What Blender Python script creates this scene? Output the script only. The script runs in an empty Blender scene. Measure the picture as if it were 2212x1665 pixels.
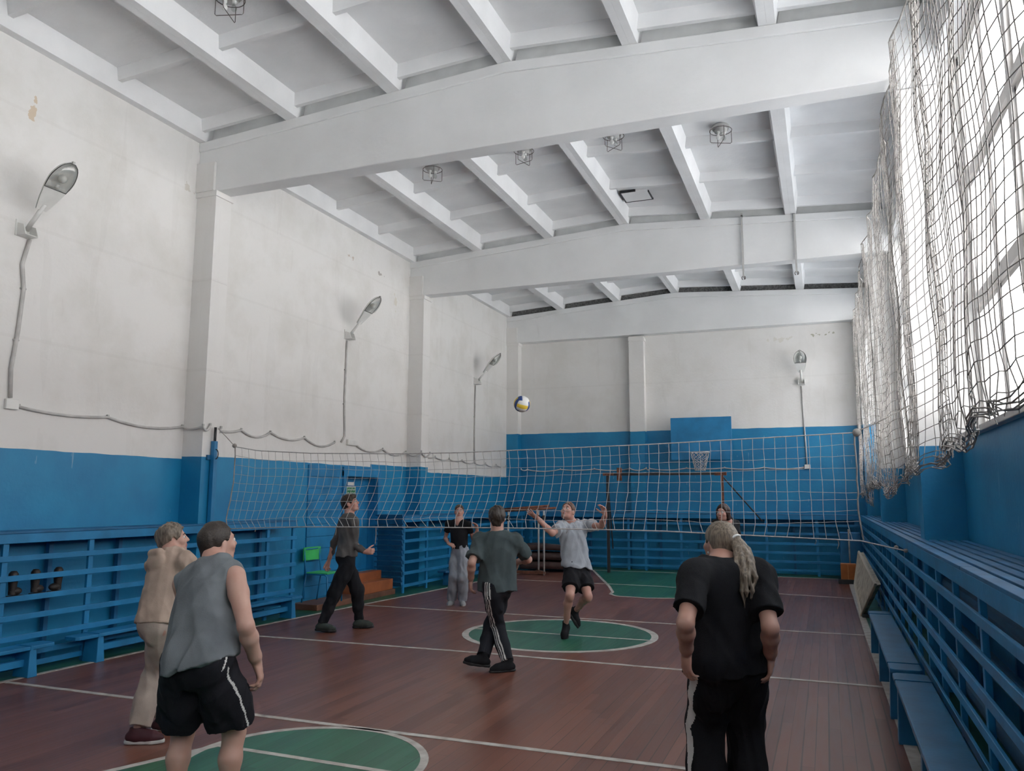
import bpy, math, random
import numpy as np
from mathutils import Vector, Matrix

scene = bpy.context.scene
COL = scene.collection
PI = math.pi
random.seed(7)

# ------------------------------------------------------------------ camera
cam_d = bpy.data.cameras.new('camera')
cam_d.sensor_width = 36.0
cam_d.lens = 36.0 * 1737.9 / 2212.0
cam_d.clip_start = 0.05
cam_d.clip_end = 500
cam = bpy.data.objects.new('camera', cam_d)
COL.objects.link(cam)
def cam_axes(yaw, pitch, roll):
    cy, sy, cp, sp = math.cos(yaw), math.sin(yaw), math.cos(pitch), math.sin(pitch)
    f = Vector((-sy*cp, cy*cp, sp)); r = Vector((cy, sy, 0)); u = r.cross(f)
    c, s = math.cos(roll), math.sin(roll)
    return c*r + s*u, -s*r + c*u, f
_r, _u, _f = cam_axes(0.369, 0.1374, 0.0036)
cam.matrix_world = Matrix(((_r.x, _u.x, -_f.x, 7.7123), (_r.y, _u.y, -_f.y, 0.0),
                           (_r.z, _u.z, -_f.z, 1.7213), (0, 0, 0, 1)))
scene.camera = cam

# ------------------------------------------------------------------ daylight and exposure
world = bpy.data.worlds.new('winter_sky')
scene.world = world
world.use_nodes = True
wn = world.node_tree.nodes; wl = world.node_tree.links
wn.clear()
w_out = wn.new('ShaderNodeOutputWorld'); w_bg = wn.new('ShaderNodeBackground')
w_tc = wn.new('ShaderNodeTexCoord'); w_sep = wn.new('ShaderNodeSeparateXYZ')
w_rmp = wn.new('ShaderNodeValToRGB')
w_rmp.color_ramp.elements[0].position = 0.0; w_rmp.color_ramp.elements[0].color = (1.0, 0.97, 0.945, 1)
w_rmp.color_ramp.elements[1].position = 0.75; w_rmp.color_ramp.elements[1].color = (0.88, 0.94, 1.0, 1)
wl.new(w_tc.outputs['Generated'], w_sep.inputs[0]); wl.new(w_sep.outputs['Z'], w_rmp.inputs[0])
wl.new(w_rmp.outputs[0], w_bg.inputs[0]); wl.new(w_bg.outputs[0], w_out.inputs[0])
w_bg.inputs['Strength'].default_value = 6.0
sun_d = bpy.data.lights.new('low_winter_sun', 'SUN'); sun_d.energy = 56; sun_d.angle = .02; sun_d.color = (1, .95, .88)
sun = bpy.data.objects.new('low_winter_sun', sun_d); COL.objects.link(sun)
sun.rotation_euler = Vector((.60, .62, -.50)).to_track_quat('-Z', 'Y').to_euler()     # along the facade: lights the snow, not the hall
WIN_BAYS = [(-3.3, 2.15), (2.5, 8.42), (8.76, 14.14), (14.48, 19.3)]
for i, (ya, yb) in enumerate(WIN_BAYS):            # portals in the window openings, they guide the sky's own light
    ld = bpy.data.lights.new('daylight_portal', 'AREA'); ld.shape = 'RECTANGLE'
    ld.size = yb - ya; ld.size_y = 3.66; ld.cycles.is_portal = True
    lo = bpy.data.objects.new('daylight_portal', ld); COL.objects.link(lo)
    lo.matrix_world = Matrix(((0, 0, 1, 9.3), (1, 0, 0, (ya+yb)/2), (0, 1, 0, 4.13), (0, 0, 0, 1)))
scene.view_settings.view_transform = 'Standard'
scene.view_settings.look = 'None'
scene.view_settings.gamma = 1
scene.view_settings.use_curve_mapping = False
scene.view_settings.exposure = 0.0
scene.cycles.max_bounces = 10
scene.cycles.diffuse_bounces = 7
scene.cycles.transparent_max_bounces = 24
scene.cycles.caustics_reflective = False
scene.cycles.caustics_refractive = False
scene.cycles.sample_clamp_indirect = 8

# ------------------------------------------------------------------ materials
def new_mat(name):
    m = bpy.data.materials.new(name); m.use_nodes = True
    nt = m.node_tree; p = nt.nodes['Principled BSDF']
    return m, nt, p
def mat(name, col, rough=0.6, metal=0.0, var=0.0, scale=6.0, bump=0.0, bscale=40.0, spec=0.5, col2=None, detail=4, aniso=None):
    m, nt, p = new_mat(name)
    p.inputs['Base Color'].default_value = (*col, 1); p.inputs['Roughness'].default_value = rough
    p.inputs['Metallic'].default_value = metal; p.inputs['Specular IOR Level'].default_value = spec
    tc = nt.nodes.new('ShaderNodeTexCoord')
    src = tc.outputs['Object']
    if aniso:
        mp = nt.nodes.new('ShaderNodeMapping'); mp.inputs['Scale'].default_value = aniso
        nt.links.new(src, mp.inputs[0]); src = mp.outputs[0]
    if var or col2:
        n = nt.nodes.new('ShaderNodeTexNoise'); n.inputs['Scale'].default_value = scale; n.inputs['Detail'].default_value = detail
        nt.links.new(src, n.inputs['Vector'])
        r = nt.nodes.new('ShaderNodeValToRGB')
        a = col2 if col2 else tuple(c*(1-var) for c in col); b = col if col2 else tuple(min(1, c*(1+var)) for c in col)
        r.color_ramp.elements[0].position = 0.35; r.color_ramp.elements[1].position = 0.65
        r.color_ramp.elements[0].color = (*a, 1); r.color_ramp.elements[1].color = (*b, 1)
        nt.links.new(n.outputs['Fac'], r.inputs[0]); nt.links.new(r.outputs[0], p.inputs['Base Color'])
    if bump:
        n2 = nt.nodes.new('ShaderNodeTexNoise'); n2.inputs['Scale'].default_value = bscale; n2.inputs['Detail'].default_value = 3
        nt.links.new(src, n2.inputs['Vector'])
        bp = nt.nodes.new('ShaderNodeBump'); bp.inputs['Strength'].default_value = bump; bp.inputs['Distance'].default_value = 0.01
        nt.links.new(n2.outputs['Fac'], bp.inputs['Height']); nt.links.new(bp.outputs[0], p.inputs['Normal'])
    return m
WHITE = (0.725, 0.715, 0.70); BLUE = (0.008, 0.205, 0.42)
def wall_mat(name, heights, axis='Y', stain=0.5, patches=()):
    """Whitewashed wall, oil-painted blue up to a height. heights: [(pos, z), ...] steps along the axis."""
    m, nt, p = new_mat(name); N = nt.nodes.new; L = nt.links.new
    tc = N('ShaderNodeTexCoord'); sp = N('ShaderNodeSeparateXYZ'); L(tc.outputs['Object'], sp.inputs[0])
    def mth(op, a, b=None, c=None):
        n = N('ShaderNodeMath'); n.operation = op
        for i, v in enumerate((a, b, c)):
            if v is None: continue
            if isinstance(v, (int, float)): n.inputs[i].default_value = v
            else: L(v, n.inputs[i])
        return n.outputs[0]
    h = heights[0][1]; hv = None
    for k, (pos, z) in enumerate(heights):
        if k == 0: hv = z; continue
        st = mth('GREATER_THAN', sp.outputs[axis], pos)
        d = z - heights[k-1][1]
        hv = mth('MULTIPLY_ADD', st, d, hv)
    wob = N('ShaderNodeTexNoise'); wob.inputs['Scale'].default_value = 2.2; L(tc.outputs['Object'], wob.inputs['Vector'])
    edge = mth('MULTIPLY_ADD', wob.outputs['Fac'], 0.03, -0.015)
    below = mth('LESS_THAN', mth('ADD', sp.outputs['Z'], edge), hv)
    # whitewash: mottling, drips, panel joints
    n1 = N('ShaderNodeTexNoise'); n1.inputs['Scale'].default_value = 1.1; n1.inputs['Detail'].default_value = 7; n1.inputs['Roughness'].default_value = 0.62
    L(tc.outputs['Object'], n1.inputs['Vector'])
    r1 = N('ShaderNodeValToRGB'); r1.color_ramp.elements[0].position = 0.30; r1.color_ramp.elements[1].position = 0.55
    r1.color_ramp.elements[0].color = (WHITE[0]*(1-.16*stain), WHITE[1]*(1-.17*stain), WHITE[2]*(1-.20*stain), 1); r1.color_ramp.elements[1].color = (*WHITE, 1)
    L(n1.outputs['Fac'], r1.inputs[0])
    mp = N('ShaderNodeMapping'); mp.inputs['Scale'].default_value = (1.6, 1.6, 0.22); L(tc.outputs['Object'], mp.inputs[0])
    n2 = N('ShaderNodeTexNoise'); n2.inputs['Scale'].default_value = 2.0; n2.inputs['Detail'].default_value = 5; L(mp.outputs[0], n2.inputs['Vector'])
    drip = mth('MULTIPLY', mth('GREATER_THAN', n2.outputs['Fac'], 0.62), 0.06*stain)
    jf = None
    for z in (3.34, 4.54, 5.75):
        d = mth('ABSOLUTE', mth('SUBTRACT', mth('MULTIPLY_ADD', wob.outputs['Fac'], 0.02, sp.outputs['Z']), z + .01))
        j = mth('LESS_THAN', d, 0.018)
        jf = j if jf is None else mth('MAXIMUM', jf, j)
    dark = mth('MULTIPLY_ADD', jf, 0.05, drip)
    mx = N('ShaderNodeMix'); mx.data_type = 'RGBA'; L(dark, mx.inputs['Factor']); L(r1.outputs[0], mx.inputs[6]); mx.inputs[7].default_value = (0.25, 0.23, 0.2, 1)
    col = mx.outputs[2]
    for (cx, cz, rx, rz, pc, thr) in patches:        # flaked plaster and rust stains, each where the wall has it
        a = mth('DIVIDE', mth('SUBTRACT', sp.outputs[axis], cx), rx); b = mth('DIVIDE', mth('SUBTRACT', sp.outputs['Z'], cz), rz)
        dd = mth('SQRT', mth('ADD', mth('MULTIPLY', a, a), mth('MULTIPLY', b, b)))
        n3 = N('ShaderNodeTexNoise'); n3.inputs['Scale'].default_value = 9; n3.inputs['Detail'].default_value = 4; L(tc.outputs['Object'], n3.inputs['Vector'])
        msk = mth('MULTIPLY', mth('LESS_THAN', mth('ADD', dd, mth('MULTIPLY_ADD', n3.outputs['Fac'], 2.2, -1.1)), thr), 0.8)
        m3 = N('ShaderNodeMix'); m3.data_type = 'RGBA'; L(msk, m3.inputs['Factor']); L(col, m3.inputs[6]); m3.inputs[7].default_value = (*pc, 1)
        col = m3.outputs[2]
    nb = N('ShaderNodeTexNoise'); nb.inputs['Scale'].default_value = 1.7; nb.inputs['Detail'].default_value = 6; L(tc.outputs['Object'], nb.inputs['Vector'])
    rb = N('ShaderNodeValToRGB'); rb.color_ramp.elements[0].position = .35; rb.color_ramp.elements[1].position = .7
    rb.color_ramp.elements[0].color = (BLUE[0]*.85, BLUE[1]*.85, BLUE[2]*.88, 1); rb.color_ramp.elements[1].color = (BLUE[0]*1.3, BLUE[1]*1.15, BLUE[2]*1.08, 1)
    L(nb.outputs['Fac'], rb.inputs[0])
    sc = N('ShaderNodeTexNoise'); sc.inputs['Scale'].default_value = 14; sc.inputs['Detail'].default_value = 2; L(mp.outputs[0], sc.inputs['Vector'])
    chip = mth('MULTIPLY', mth('GREATER_THAN', sc.outputs['Fac'], 0.745), 0.35)
    m2 = N('ShaderNodeMix'); m2.data_type = 'RGBA'; L(chip, m2.inputs['Factor']); L(rb.outputs[0], m2.inputs[6]); m2.inputs[7].default_value = (.35, .5, .6, 1)
    fin = N('ShaderNodeMix'); fin.data_type = 'RGBA'; L(below, fin.inputs['Factor']); L(col, fin.inputs[6]); L(m2.outputs[2], fin.inputs[7])
    L(fin.outputs[2], p.inputs['Base Color'])
    rg = mth('MULTIPLY_ADD', below, -0.38, 0.85); L(rg, p.inputs['Roughness'])
    bn = N('ShaderNodeTexNoise'); bn.inputs['Scale'].default_value = 22; bn.inputs['Detail'].default_value = 4; L(tc.outputs['Object'], bn.inputs['Vector'])
    bp = N('ShaderNodeBump'); bp.inputs['Strength'].default_value = 0.25; bp.inputs['Distance'].default_value = 0.01
    L(bn.outputs['Fac'], bp.inputs['Height']); L(bp.outputs[0], p.inputs['Normal'])
    return m
def floor_mat(name, cols, rough=0.3, gaps=True):
    """Painted floorboards running down the hall."""
    m, nt, p = new_mat(name); N = nt.nodes.new; L = nt.links.new
    tc = N('ShaderNodeTexCoord'); sp = N('ShaderNodeSeparateXYZ'); L(tc.outputs['Object'], sp.inputs[0])
    def mth(op, a, b=None):
        n = N('ShaderNodeMath'); n.operation = op
        for i, v in enumerate((a, b)):
            if v is None: continue
            if isinstance(v, (int, float)): n.inputs[i].default_value = v
            else: L(v, n.inputs[i])
        return n.outputs[0]
    xb = mth('DIVIDE', sp.outputs['X'], 0.085)
    idx = mth('FLOOR', xb); fr = mth('FRACT', xb)
    wn_ = N('ShaderNodeTexWhiteNoise'); wn_.noise_dimensions = '1D'; L(idx, wn_.inputs['W'])
    off = mth('MULTIPLY', wn_.outputs['Value'], 7.0)
    yb = mth('DIVIDE', mth('ADD', sp.outputs['Y'], off), 2.4)
    cx = N('ShaderNodeCombineXYZ'); L(idx, cx.inputs[0]); L(mth('FLOOR', yb), cx.inputs[1])
    wn2 = N('ShaderNodeTexWhiteNoise'); wn2.noise_dimensions = '2D'; L(cx.outputs[0], wn2.inputs['Vector'])
    mp = N('ShaderNodeMapping'); mp.inputs['Scale'].default_value = (9, .7, 1); L(tc.outputs['Object'], mp.inputs[0])
    gn = N('ShaderNodeTexNoise'); gn.inputs['Scale'].default_value = 3; gn.inputs['Detail'].default_value = 6; L(mp.outputs[0], gn.inputs['Vector'])
    big = N('ShaderNodeTexNoise'); big.inputs['Scale'].default_value = .55; big.inputs['Detail'].default_value = 3; L(tc.outputs['Object'], big.inputs['Vector'])
    t = mth('ADD', mth('MULTIPLY', wn2.outputs['Value'], .3), mth('ADD', mth('MULTIPLY', gn.outputs['Fac'], .4), mth('MULTIPLY', big.outputs['Fac'], .4)))
    rp = N('ShaderNodeValToRGB'); rp.color_ramp.elements[0].position = .3; rp.color_ramp.elements[1].position = .78
    rp.color_ramp.elements[0].color = (*cols[0], 1); rp.color_ramp.elements[1].color = (*cols[1], 1)
    L(t, rp.inputs[0]); col = rp.outputs[0]
    if gaps:
        gw = N('ShaderNodeTexNoise'); gw.noise_dimensions = '2D'; gw.inputs['Scale'].default_value = 1.3
        c2 = N('ShaderNodeCombineXYZ'); L(mth('MULTIPLY', idx, 3.7), c2.inputs[0]); L(mth('MULTIPLY', sp.outputs['Y'], .6), c2.inputs[1]); L(c2.outputs[0], gw.inputs['Vector'])
        east = mth('MAXIMUM', mth('MULTIPLY', mth('SUBTRACT', sp.outputs['X'], 5.2), .012), 0.0)   # boards have shrunk most on the window side
        wid = mth('ADD', mth('MULTIPLY', mth('MAXIMUM', mth('SUBTRACT', gw.outputs['Fac'], .42), 0.0), .22), mth('MULTIPLY', east, mth('MULTIPLY', gw.outputs['Fac'], 5.0)))
        gap = mth('LESS_THAN', fr, wid)
        endg = mth('MULTIPLY', mth('LESS_THAN', mth('FRACT', yb), 0.0022), .8)
        g = mth('MULTIPLY', mth('MAXIMUM', gap, endg), .75)
        mx = N('ShaderNodeMix'); mx.data_type = 'RGBA'; L(g, mx.inputs['Factor']); L(col, mx.inputs[6]); mx.inputs[7].default_value = (.012, .008, .007, 1)
        col = mx.outputs[2]
    L(col, p.inputs['Base Color'])
    L(mth('ADD', mth('MULTIPLY', gn.outputs['Fac'], .16), rough - .06), p.inputs['Roughness'])
    bp = N('ShaderNodeBump'); bp.inputs['Strength'].default_value = .22; bp.inputs['Distance'].default_value = .012
    L(mth('ADD', mth('MULTIPLY', gn.outputs['Fac'], .5), mth('MULTIPLY', wn2.outputs['Value'], .25)), bp.inputs['Height']); L(bp.outputs[0], p.inputs['Normal'])
    return m

MT = {}
MT['ceil'] = mat('whitewashed_concrete', (0.76, 0.765, 0.77), .9, var=.05, scale=1.6, bump=.35, bscale=18)
MT['beam'] = mat('whitewashed_beam', (0.74, 0.745, 0.745), .9, var=.04, scale=1.3, bump=.4, bscale=14)
MT['mortar'] = mat('grey_mortar', (0.16, 0.16, 0.16), .95, var=.4, scale=25)
MT['mortar_white'] = mat('limewashed_mortar', (0.58, 0.59, 0.59), .95, var=.06, scale=4)
MT['left'] = wall_mat('left_wall_paint', [(0, 2.19), (8.3, 2.25), (12.8, 2.30), (15.05, 2.22)], 'Y', .75,
    [(5.72, 5.75, .10, .35, (.55, .43, .30), .35), (11.9, 5.95, .5, .14, (.5, .42, .36), .15), (13.0, 5.9, .6, .12, (.35, .32, .3), .05), (13.55, 5.5, .18, .5, (.6, .57, .5), .2), (8.0, 5.75, .18, .16, (.55, .52, .47), .3)])
MT['far'] = wall_mat('far_wall_paint', [(0, 3.35)], 'X', .6, [(7.9, 5.5, .7, .1, (.33, .33, .25), .3), (6.9, 5.45, 1.0, .2, (.62, .6, .55), .15)])
MT['right'] = wall_mat('right_wall_paint', [(0, 2.26)], 'Y', .4)
MT['pil'] = wall_mat('left_pilaster_paint', [(0, 2.22), (10, 2.30), (18, 3.34)], 'Y', .35)
MT['pilr'] = wall_mat('right_pilaster_paint', [(0, 2.20), (18, 3.34)], 'Y', .35)
MT['blue'] = mat('blue_oil_paint', (0.013, 0.185, 0.40), .42, var=.16, scale=3, bump=.12, bscale=30)
MT['blue_d'] = mat('darker_blue_oil_paint', (0.012, 0.125, 0.28), .5, var=.2, scale=4, bump=.15, bscale=30)  # darker version of the guards' blue, for top slats, back posts and fittings
MT['blue_bench'] = mat('bench_blue_paint', (0.012, 0.115, 0.24), .38, var=.15, scale=5, bump=.1)
MT['wood'] = floor_mat('red_brown_floorboards', ((0.098, 0.034, 0.023), (0.215, 0.086, 0.058)), .30)
MT['green'] = floor_mat('green_floor_paint', ((0.012, 0.085, 0.045), (0.030, 0.15, 0.085)), .32)
MT['green_plain'] = mat('green_border_paint', (0.016, 0.10, 0.05), .4, var=.3, scale=3)
MT['line'] = mat('worn_white_line_paint', (0.52, 0.50, 0.46), .5, var=.12, scale=9, col2=(.36, .32, .29))
MT['winframe'] = mat('white_window_paint', (0.70, 0.68, 0.66), .5, var=.05)
MT['sill'] = mat('grey_sill_paint', (0.55, 0.53, 0.52), .5, var=.08)
MT['snow'] = mat('snow', (0.85, 0.87, 0.9), .9)
MT['steelw'] = mat('white_enamelled_steel', (0.68, 0.68, 0.66), .4, var=.05)
MT['greym'] = mat('grey_painted_metal', (0.42, 0.42, 0.41), .5, var=.1)
MT['rubber'] = mat('dark_gasket', (0.05, 0.05, 0.05), .6)
MT['wire'] = mat('rusty_dark_wire', (0.10, 0.085, 0.08), .6, var=.3, scale=20)
MT['cable'] = mat('grey_cable_sleeve', (0.50, 0.49, 0.48), .6, var=.15)
MT['plasticw'] = mat('white_plastic', (0.72, 0.72, 0.70), .4)
MT['net'] = mat('white_net_cord', (0.44, 0.43, 0.42), .8, var=.15, scale=30)
MT['netd'] = mat('worn_net_cord', (0.30, 0.28, 0.26), .85, var=.25, scale=12)
MT['rust'] = mat('rusty_steel', (0.16, 0.06, 0.035), .75, var=.4, scale=12, bump=.3)
MT['dark'] = mat('dark_steel', (0.03, 0.03, 0.033), .5, var=.2)
MT['orange'] = mat('orange_brown_paint', (0.32, 0.10, 0.035), .45, var=.2, scale=4)
MT['brownp'] = mat('brown_floor_paint', (0.17, 0.075, 0.045), .5, var=.25, scale=4)
MT['greenp'] = mat('bright_green_vinyl', (0.05, 0.50, 0.13), .45, var=.08)
MT['matbrown'] = mat('brown_mat_vinyl', (0.055, 0.03, 0.028), .55, var=.25, scale=5, bump=.2)
MT['leather'] = mat('dark_leather', (0.018, 0.014, 0.013), .55, var=.4, scale=14, bump=.3)
MT['pipe'] = mat('blue_heating_pipe_paint', (0.015, 0.08, 0.17), .4, var=.2)
def glass_mat(name, alpha, tint=(1, 1, 1), rough=0.02):
    m = bpy.data.materials.new(name); m.use_nodes = True; nt = m.node_tree; nt.nodes.clear()
    o = nt.nodes.new('ShaderNodeOutputMaterial'); mx = nt.nodes.new('ShaderNodeMixShader'); t = nt.nodes.new('ShaderNodeBsdfTransparent'); g = nt.nodes.new('ShaderNodeBsdfGlossy')
    t.inputs[0].default_value = (*tint, 1); g.inputs['Roughness'].default_value = rough; mx.inputs[0].default_value = alpha
    nt.links.new(t.outputs[0], mx.inputs[1]); nt.links.new(g.outputs[0], mx.inputs[2]); nt.links.new(mx.outputs[0], o.inputs[0])
    return m
MT['glass'] = glass_mat('window_glass', .06, (.97, .965, .96))
MT['lampglass'] = glass_mat('lamp_glass', .10, (.86, .87, .86), .08)

# ------------------------------------------------------------------ mesh helpers
OFF = {}
class MB:
    """Collects shapes; build() links them as ONE mesh object."""
    def __init__(s): s.v = []; s.f = []; s.mi = []; s.m = 0
    def _add(s, vs, fs):
        b = len(s.v); s.v.extend([tuple(map(float, q)) for q in vs]); s.f.extend([tuple(i+b for i in f) for f in fs]); s.mi.extend([s.m]*len(fs)); return s
    def box(s, x0, x1, y0, y1, z0, z1):
        return s._add([(x0,y0,z0),(x1,y0,z0),(x1,y1,z0),(x0,y1,z0),(x0,y0,z1),(x1,y0,z1),(x1,y1,z1),(x0,y1,z1)],
                      [(0,3,2,1),(4,5,6,7),(0,1,5,4),(1,2,6,5),(2,3,7,6),(3,0,4,7)])
    def hexa(s, a, b):            # two quads (bottom, top), same winding
        return s._add(list(a)+list(b), [(3,2,1,0),(4,5,6,7),(0,1,5,4),(1,2,6,5),(2,3,7,6),(3,0,4,7)])
    def bar(s, p, q, w, h, up=(0,0,1)):     # rectangular bar from p to q, h along up
        p, q = Vector(p), Vector(q); d = (q-p).normalized(); u = Vector(up); sd = d.cross(u)
        if sd.length < 1e-4: sd = d.cross(Vector((1,0,0)))
        sd.normalize(); u = sd.cross(d).normalized()
        a = sd*w/2; b = u*h/2
        return s.hexa([p-a-b, p+a-b, p+a+b, p-a+b], [q-a-b, q+a-b, q+a+b, q-a+b])
    def tube(s, pts, r, n=8, closed=False, caps=True):
        pts = [Vector(p) for p in pts]; m = len(pts); rs = r if isinstance(r, (list, tuple)) else [r]*m
        base = len(s.v); prev = None; vs = []
        for i, p in enumerate(pts):
            if closed: d = pts[(i+1) % m]-pts[i-1]
            else: d = pts[min(i+1, m-1)]-pts[max(i-1, 0)]
            if d.length < 1e-9: d = Vector((0,0,1))
            d.normalize()
            if prev is None:
                a = d.cross(Vector((0,0,1)))
                if a.length < .1: a = d.cross(Vector((1,0,0)))
            else: a = prev - d*prev.dot(d)
            a.normalize(); b = d.cross(a); prev = a
            for k in range(n):
                t = 2*PI*k/n; vs.append(p+(a*math.cos(t)+b*math.sin(t))*rs[i])
        fs = []
        for i in range(m if closed else m-1):
            j = (i+1) % m
            for k in range(n): k2 = (k+1) % n; fs.append((i*n+k, i*n+k2, j*n+k2, j*n+k))
        if caps and not closed: fs.append(tuple(range(n))[::-1]); fs.append(tuple((m-1)*n+k for k in range(n)))
        return s._add(vs, fs)
    def lathe(s, prof, c=(0,0,0), n=24, axis='Z'):     # prof: [(r, h), ...]
        vs = []; fs = []; c = Vector(c)
        for (r, h) in prof:
            for k in range(n):
                t = 2*PI*k/n; q = (r*math.cos(t), r*math.sin(t), h)
                if axis == 'X': q = (q[2], q[0], q[1])
                elif axis == 'Y': q = (q[0], q[2], q[1])
                vs.append(c+Vector(q))
        for i in range(len(prof)-1):
            for k in range(n): k2 = (k+1) % n; fs.append((i*n+k, i*n+k2, (i+1)*n+k2, (i+1)*n+k))
        return s._add(vs, fs)
    def ball(s, c, r, nu=16, nv=10):
        r3 = r if isinstance(r, (tuple, list)) else (r, r, r); vs = [(c[0], c[1], c[2]-r3[2])]
        for i in range(1, nv):
            ph = -PI/2+PI*i/nv
            for k in range(nu): t = 2*PI*k/nu; vs.append((c[0]+r3[0]*math.cos(ph)*math.cos(t), c[1]+r3[1]*math.cos(ph)*math.sin(t), c[2]+r3[2]*math.sin(ph)))
        vs.append((c[0], c[1], c[2]+r3[2])); fs = []
        for k in range(nu): fs.append((0, 1+(k+1) % nu, 1+k)); fs.append((len(vs)-1, 1+(nv-2)*nu+k, 1+(nv-2)*nu+(k+1) % nu))
        for i in range(nv-2):
            for k in range(nu): k2 = (k+1) % nu; fs.append((1+i*nu+k, 1+i*nu+k2, 1+(i+1)*nu+k2, 1+(i+1)*nu+k))
        return s._add(vs, fs)
    def poly(s, pts, z0, z1):      # upright prism over a polygon in plan
        n = len(pts); vs = [(p[0], p[1], z0) for p in pts]+[(p[0], p[1], z1) for p in pts]
        return s._add(vs, [tuple(range(n))[::-1], tuple(range(n, 2*n))]+[(i, (i+1) % n, n+(i+1) % n, n+i) for i in range(n)])
    def build(s, name, mats, parent=None, smooth=False, bevel=0):
        off = OFF.get(parent.name, (0,0,0)) if parent else (0,0,0)
        me = bpy.data.meshes.new(name)
        me.from_pydata([(v[0]-off[0], v[1]-off[1], v[2]-off[2]) for v in s.v], [], s.f)
        for m_ in (mats if isinstance(mats, (list, tuple)) else [mats]): me.materials.append(m_)
        if any(s.mi): me.polygons.foreach_set('material_index', s.mi)
        if smooth: me.polygons.foreach_set('use_smooth', [True]*len(me.polygons))
        me.update()
        o = bpy.data.objects.new(name, me); COL.objects.link(o)
        if parent: o.parent = parent; OFF[o.name] = off
        if bevel:
            bm_ = o.modifiers.new('bevel', 'BEVEL'); bm_.width = bevel; bm_.segments = 2; bm_.limit_method = 'ANGLE'
        return o
def tag(o, label, cat, group=None):
    o['label'] = label; o['category'] = cat
    if group: o['group'] = group
    return o
def thing(name, label, cat, loc=(0,0,0), group=None):
    o = bpy.data.objects.new(name, None); COL.objects.link(o); o.location = loc; o.empty_display_size = .1
    OFF[o.name] = tuple(loc)
    return tag(o, label, cat, group)
def struct(o): o['kind'] = 'structure'; return o
def dup(root, loc, label=None, group=None, rz=0.0):
    r = root.copy(); COL.objects.link(r); r.location = loc; r.rotation_euler = (0, 0, rz)
    if label: r['label'] = label
    if group: r['group'] = group
    for ch in list(root.children):
        c = ch.copy(); COL.objects.link(c); c.parent = r
        for g in list(ch.children):
            d = g.copy(); COL.objects.link(d); d.parent = c
    return r

# ------------------------------------------------------------------ the hall
W, D, Y0 = 8.91, 19.8, -4.0
BEAM_Y = [-3.84, 2.16, 8.16, 14.16, 19.55]
def top_z(x): return 6.46 + 0.28*(1-abs(x-4.46)/4.46)          # tops of the gabled beams
struct(MB().box(-.6, 9.6, Y0-.4, D+.4, -.3, 0).build('floor', MT['wood']))
wl_ = MB(); wl_.box(-.3, 0, Y0, 11.93, 0, 7.0); wl_.box(-.3, 0, 13.02, D, 0, 7.0); wl_.box(-.3, 0, 11.93, 13.02, 2.06, 7.0); wl_.box(-.3, 0, 11.93, 13.02, 0, .42)
struct(wl_.build('wall_left', MT['left']))
struct(MB().box(-.4, 9.4, D, D+.3, 0, 7.0).build('wall_far', MT['far']))
struct(MB().box(-.4, 9.4, Y0-.3, Y0, 0, 7.0).build('wall_back', MT['right']))
wr = MB(); wr.box(W, W+.45, Y0, D, 0, 2.27); wr.box(W, W+.45, Y0, D, 5.96, 7.0)
ys = [Y0]+[v for b in WIN_BAYS for v in b]+[D]
for a, b in zip(ys[0::2], ys[1::2]): wr.box(W, W+.45, a, b, 2.27, 5.96)
struct(wr.build('wall_right', MT['right']))
struct(MB().box(9.4, 70, -60, 80, -.9, -.8).build('snowy_ground', MT['snow']))
# pilasters with their cast bands
for i, y in enumerate(BEAM_Y):
    p = MB(); y1 = y+.30 if i < 4 else D
    p.box(0, .32, y, y1, 0, 5.75)
    for z in (3.34, 4.54): p.box(0, .325, y-.005, y1, z-.012, z+.012)
    p.box(0, .345, y-.025, y1+.02, 5.68, 5.75)
    p.box(0, .30, y-.04, y1, 5.75, 6.15)
    struct(p.build('pilaster_left', MT['pil']))
    p = MB(); ya = y+.26 if i < 4 else y-.2; yb = ya+.34 if i < 4 else D
    p.box(8.55, W, ya, yb, 0, 5.75); p.box(8.53, W, ya-.02, yb, 5.66, 5.74)
    struct(p.build('pilaster_right', MT['pilr']))
p = MB(); p.box(3.27, 3.64, 19.6, D, 0, 5.72); p.box(3.25, 3.66, 19.58, D, 5.60, 5.67); p.box(3.265, 3.645, 19.595, D, 4.42, 4.45)
struct(p.build('pilaster_far', wall_mat('far_pilaster_paint', [(0, 3.33)], 'X', .4)))
# gabled roof beams with a slightly wider top flange
def roof_beam(y, th, zb):
    b = MB()
    for (ya, yb, lo, hi) in ((y, y+th, None, .125), (y-.022, y+th+.022, .13, 0)):
        pr = [(0, zb), (8.92, zb)] if lo is None else [(0, top_z(0)-lo), (4.46, top_z(4.46)-lo), (8.92, top_z(8.92)-lo)]
        pr += [(8.92, top_z(8.92)-hi), (4.46, top_z(4.46)-hi), (0, top_z(0)-hi)]; n = len(pr)
        b._add([(x, ya, z) for x, z in pr]+[(x, yb, z) for x, z in pr], [tuple(range(n)), tuple(range(n, 2*n))[::-1]]+[(i, n+i, n+(i+1) % n, (i+1) % n) for i in range(n)])
    return struct(b.build('roof_beam', MT['beam'], bevel=.012))
for i, y in enumerate(BEAM_Y): roof_beam(y, .26, 5.75)
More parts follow.
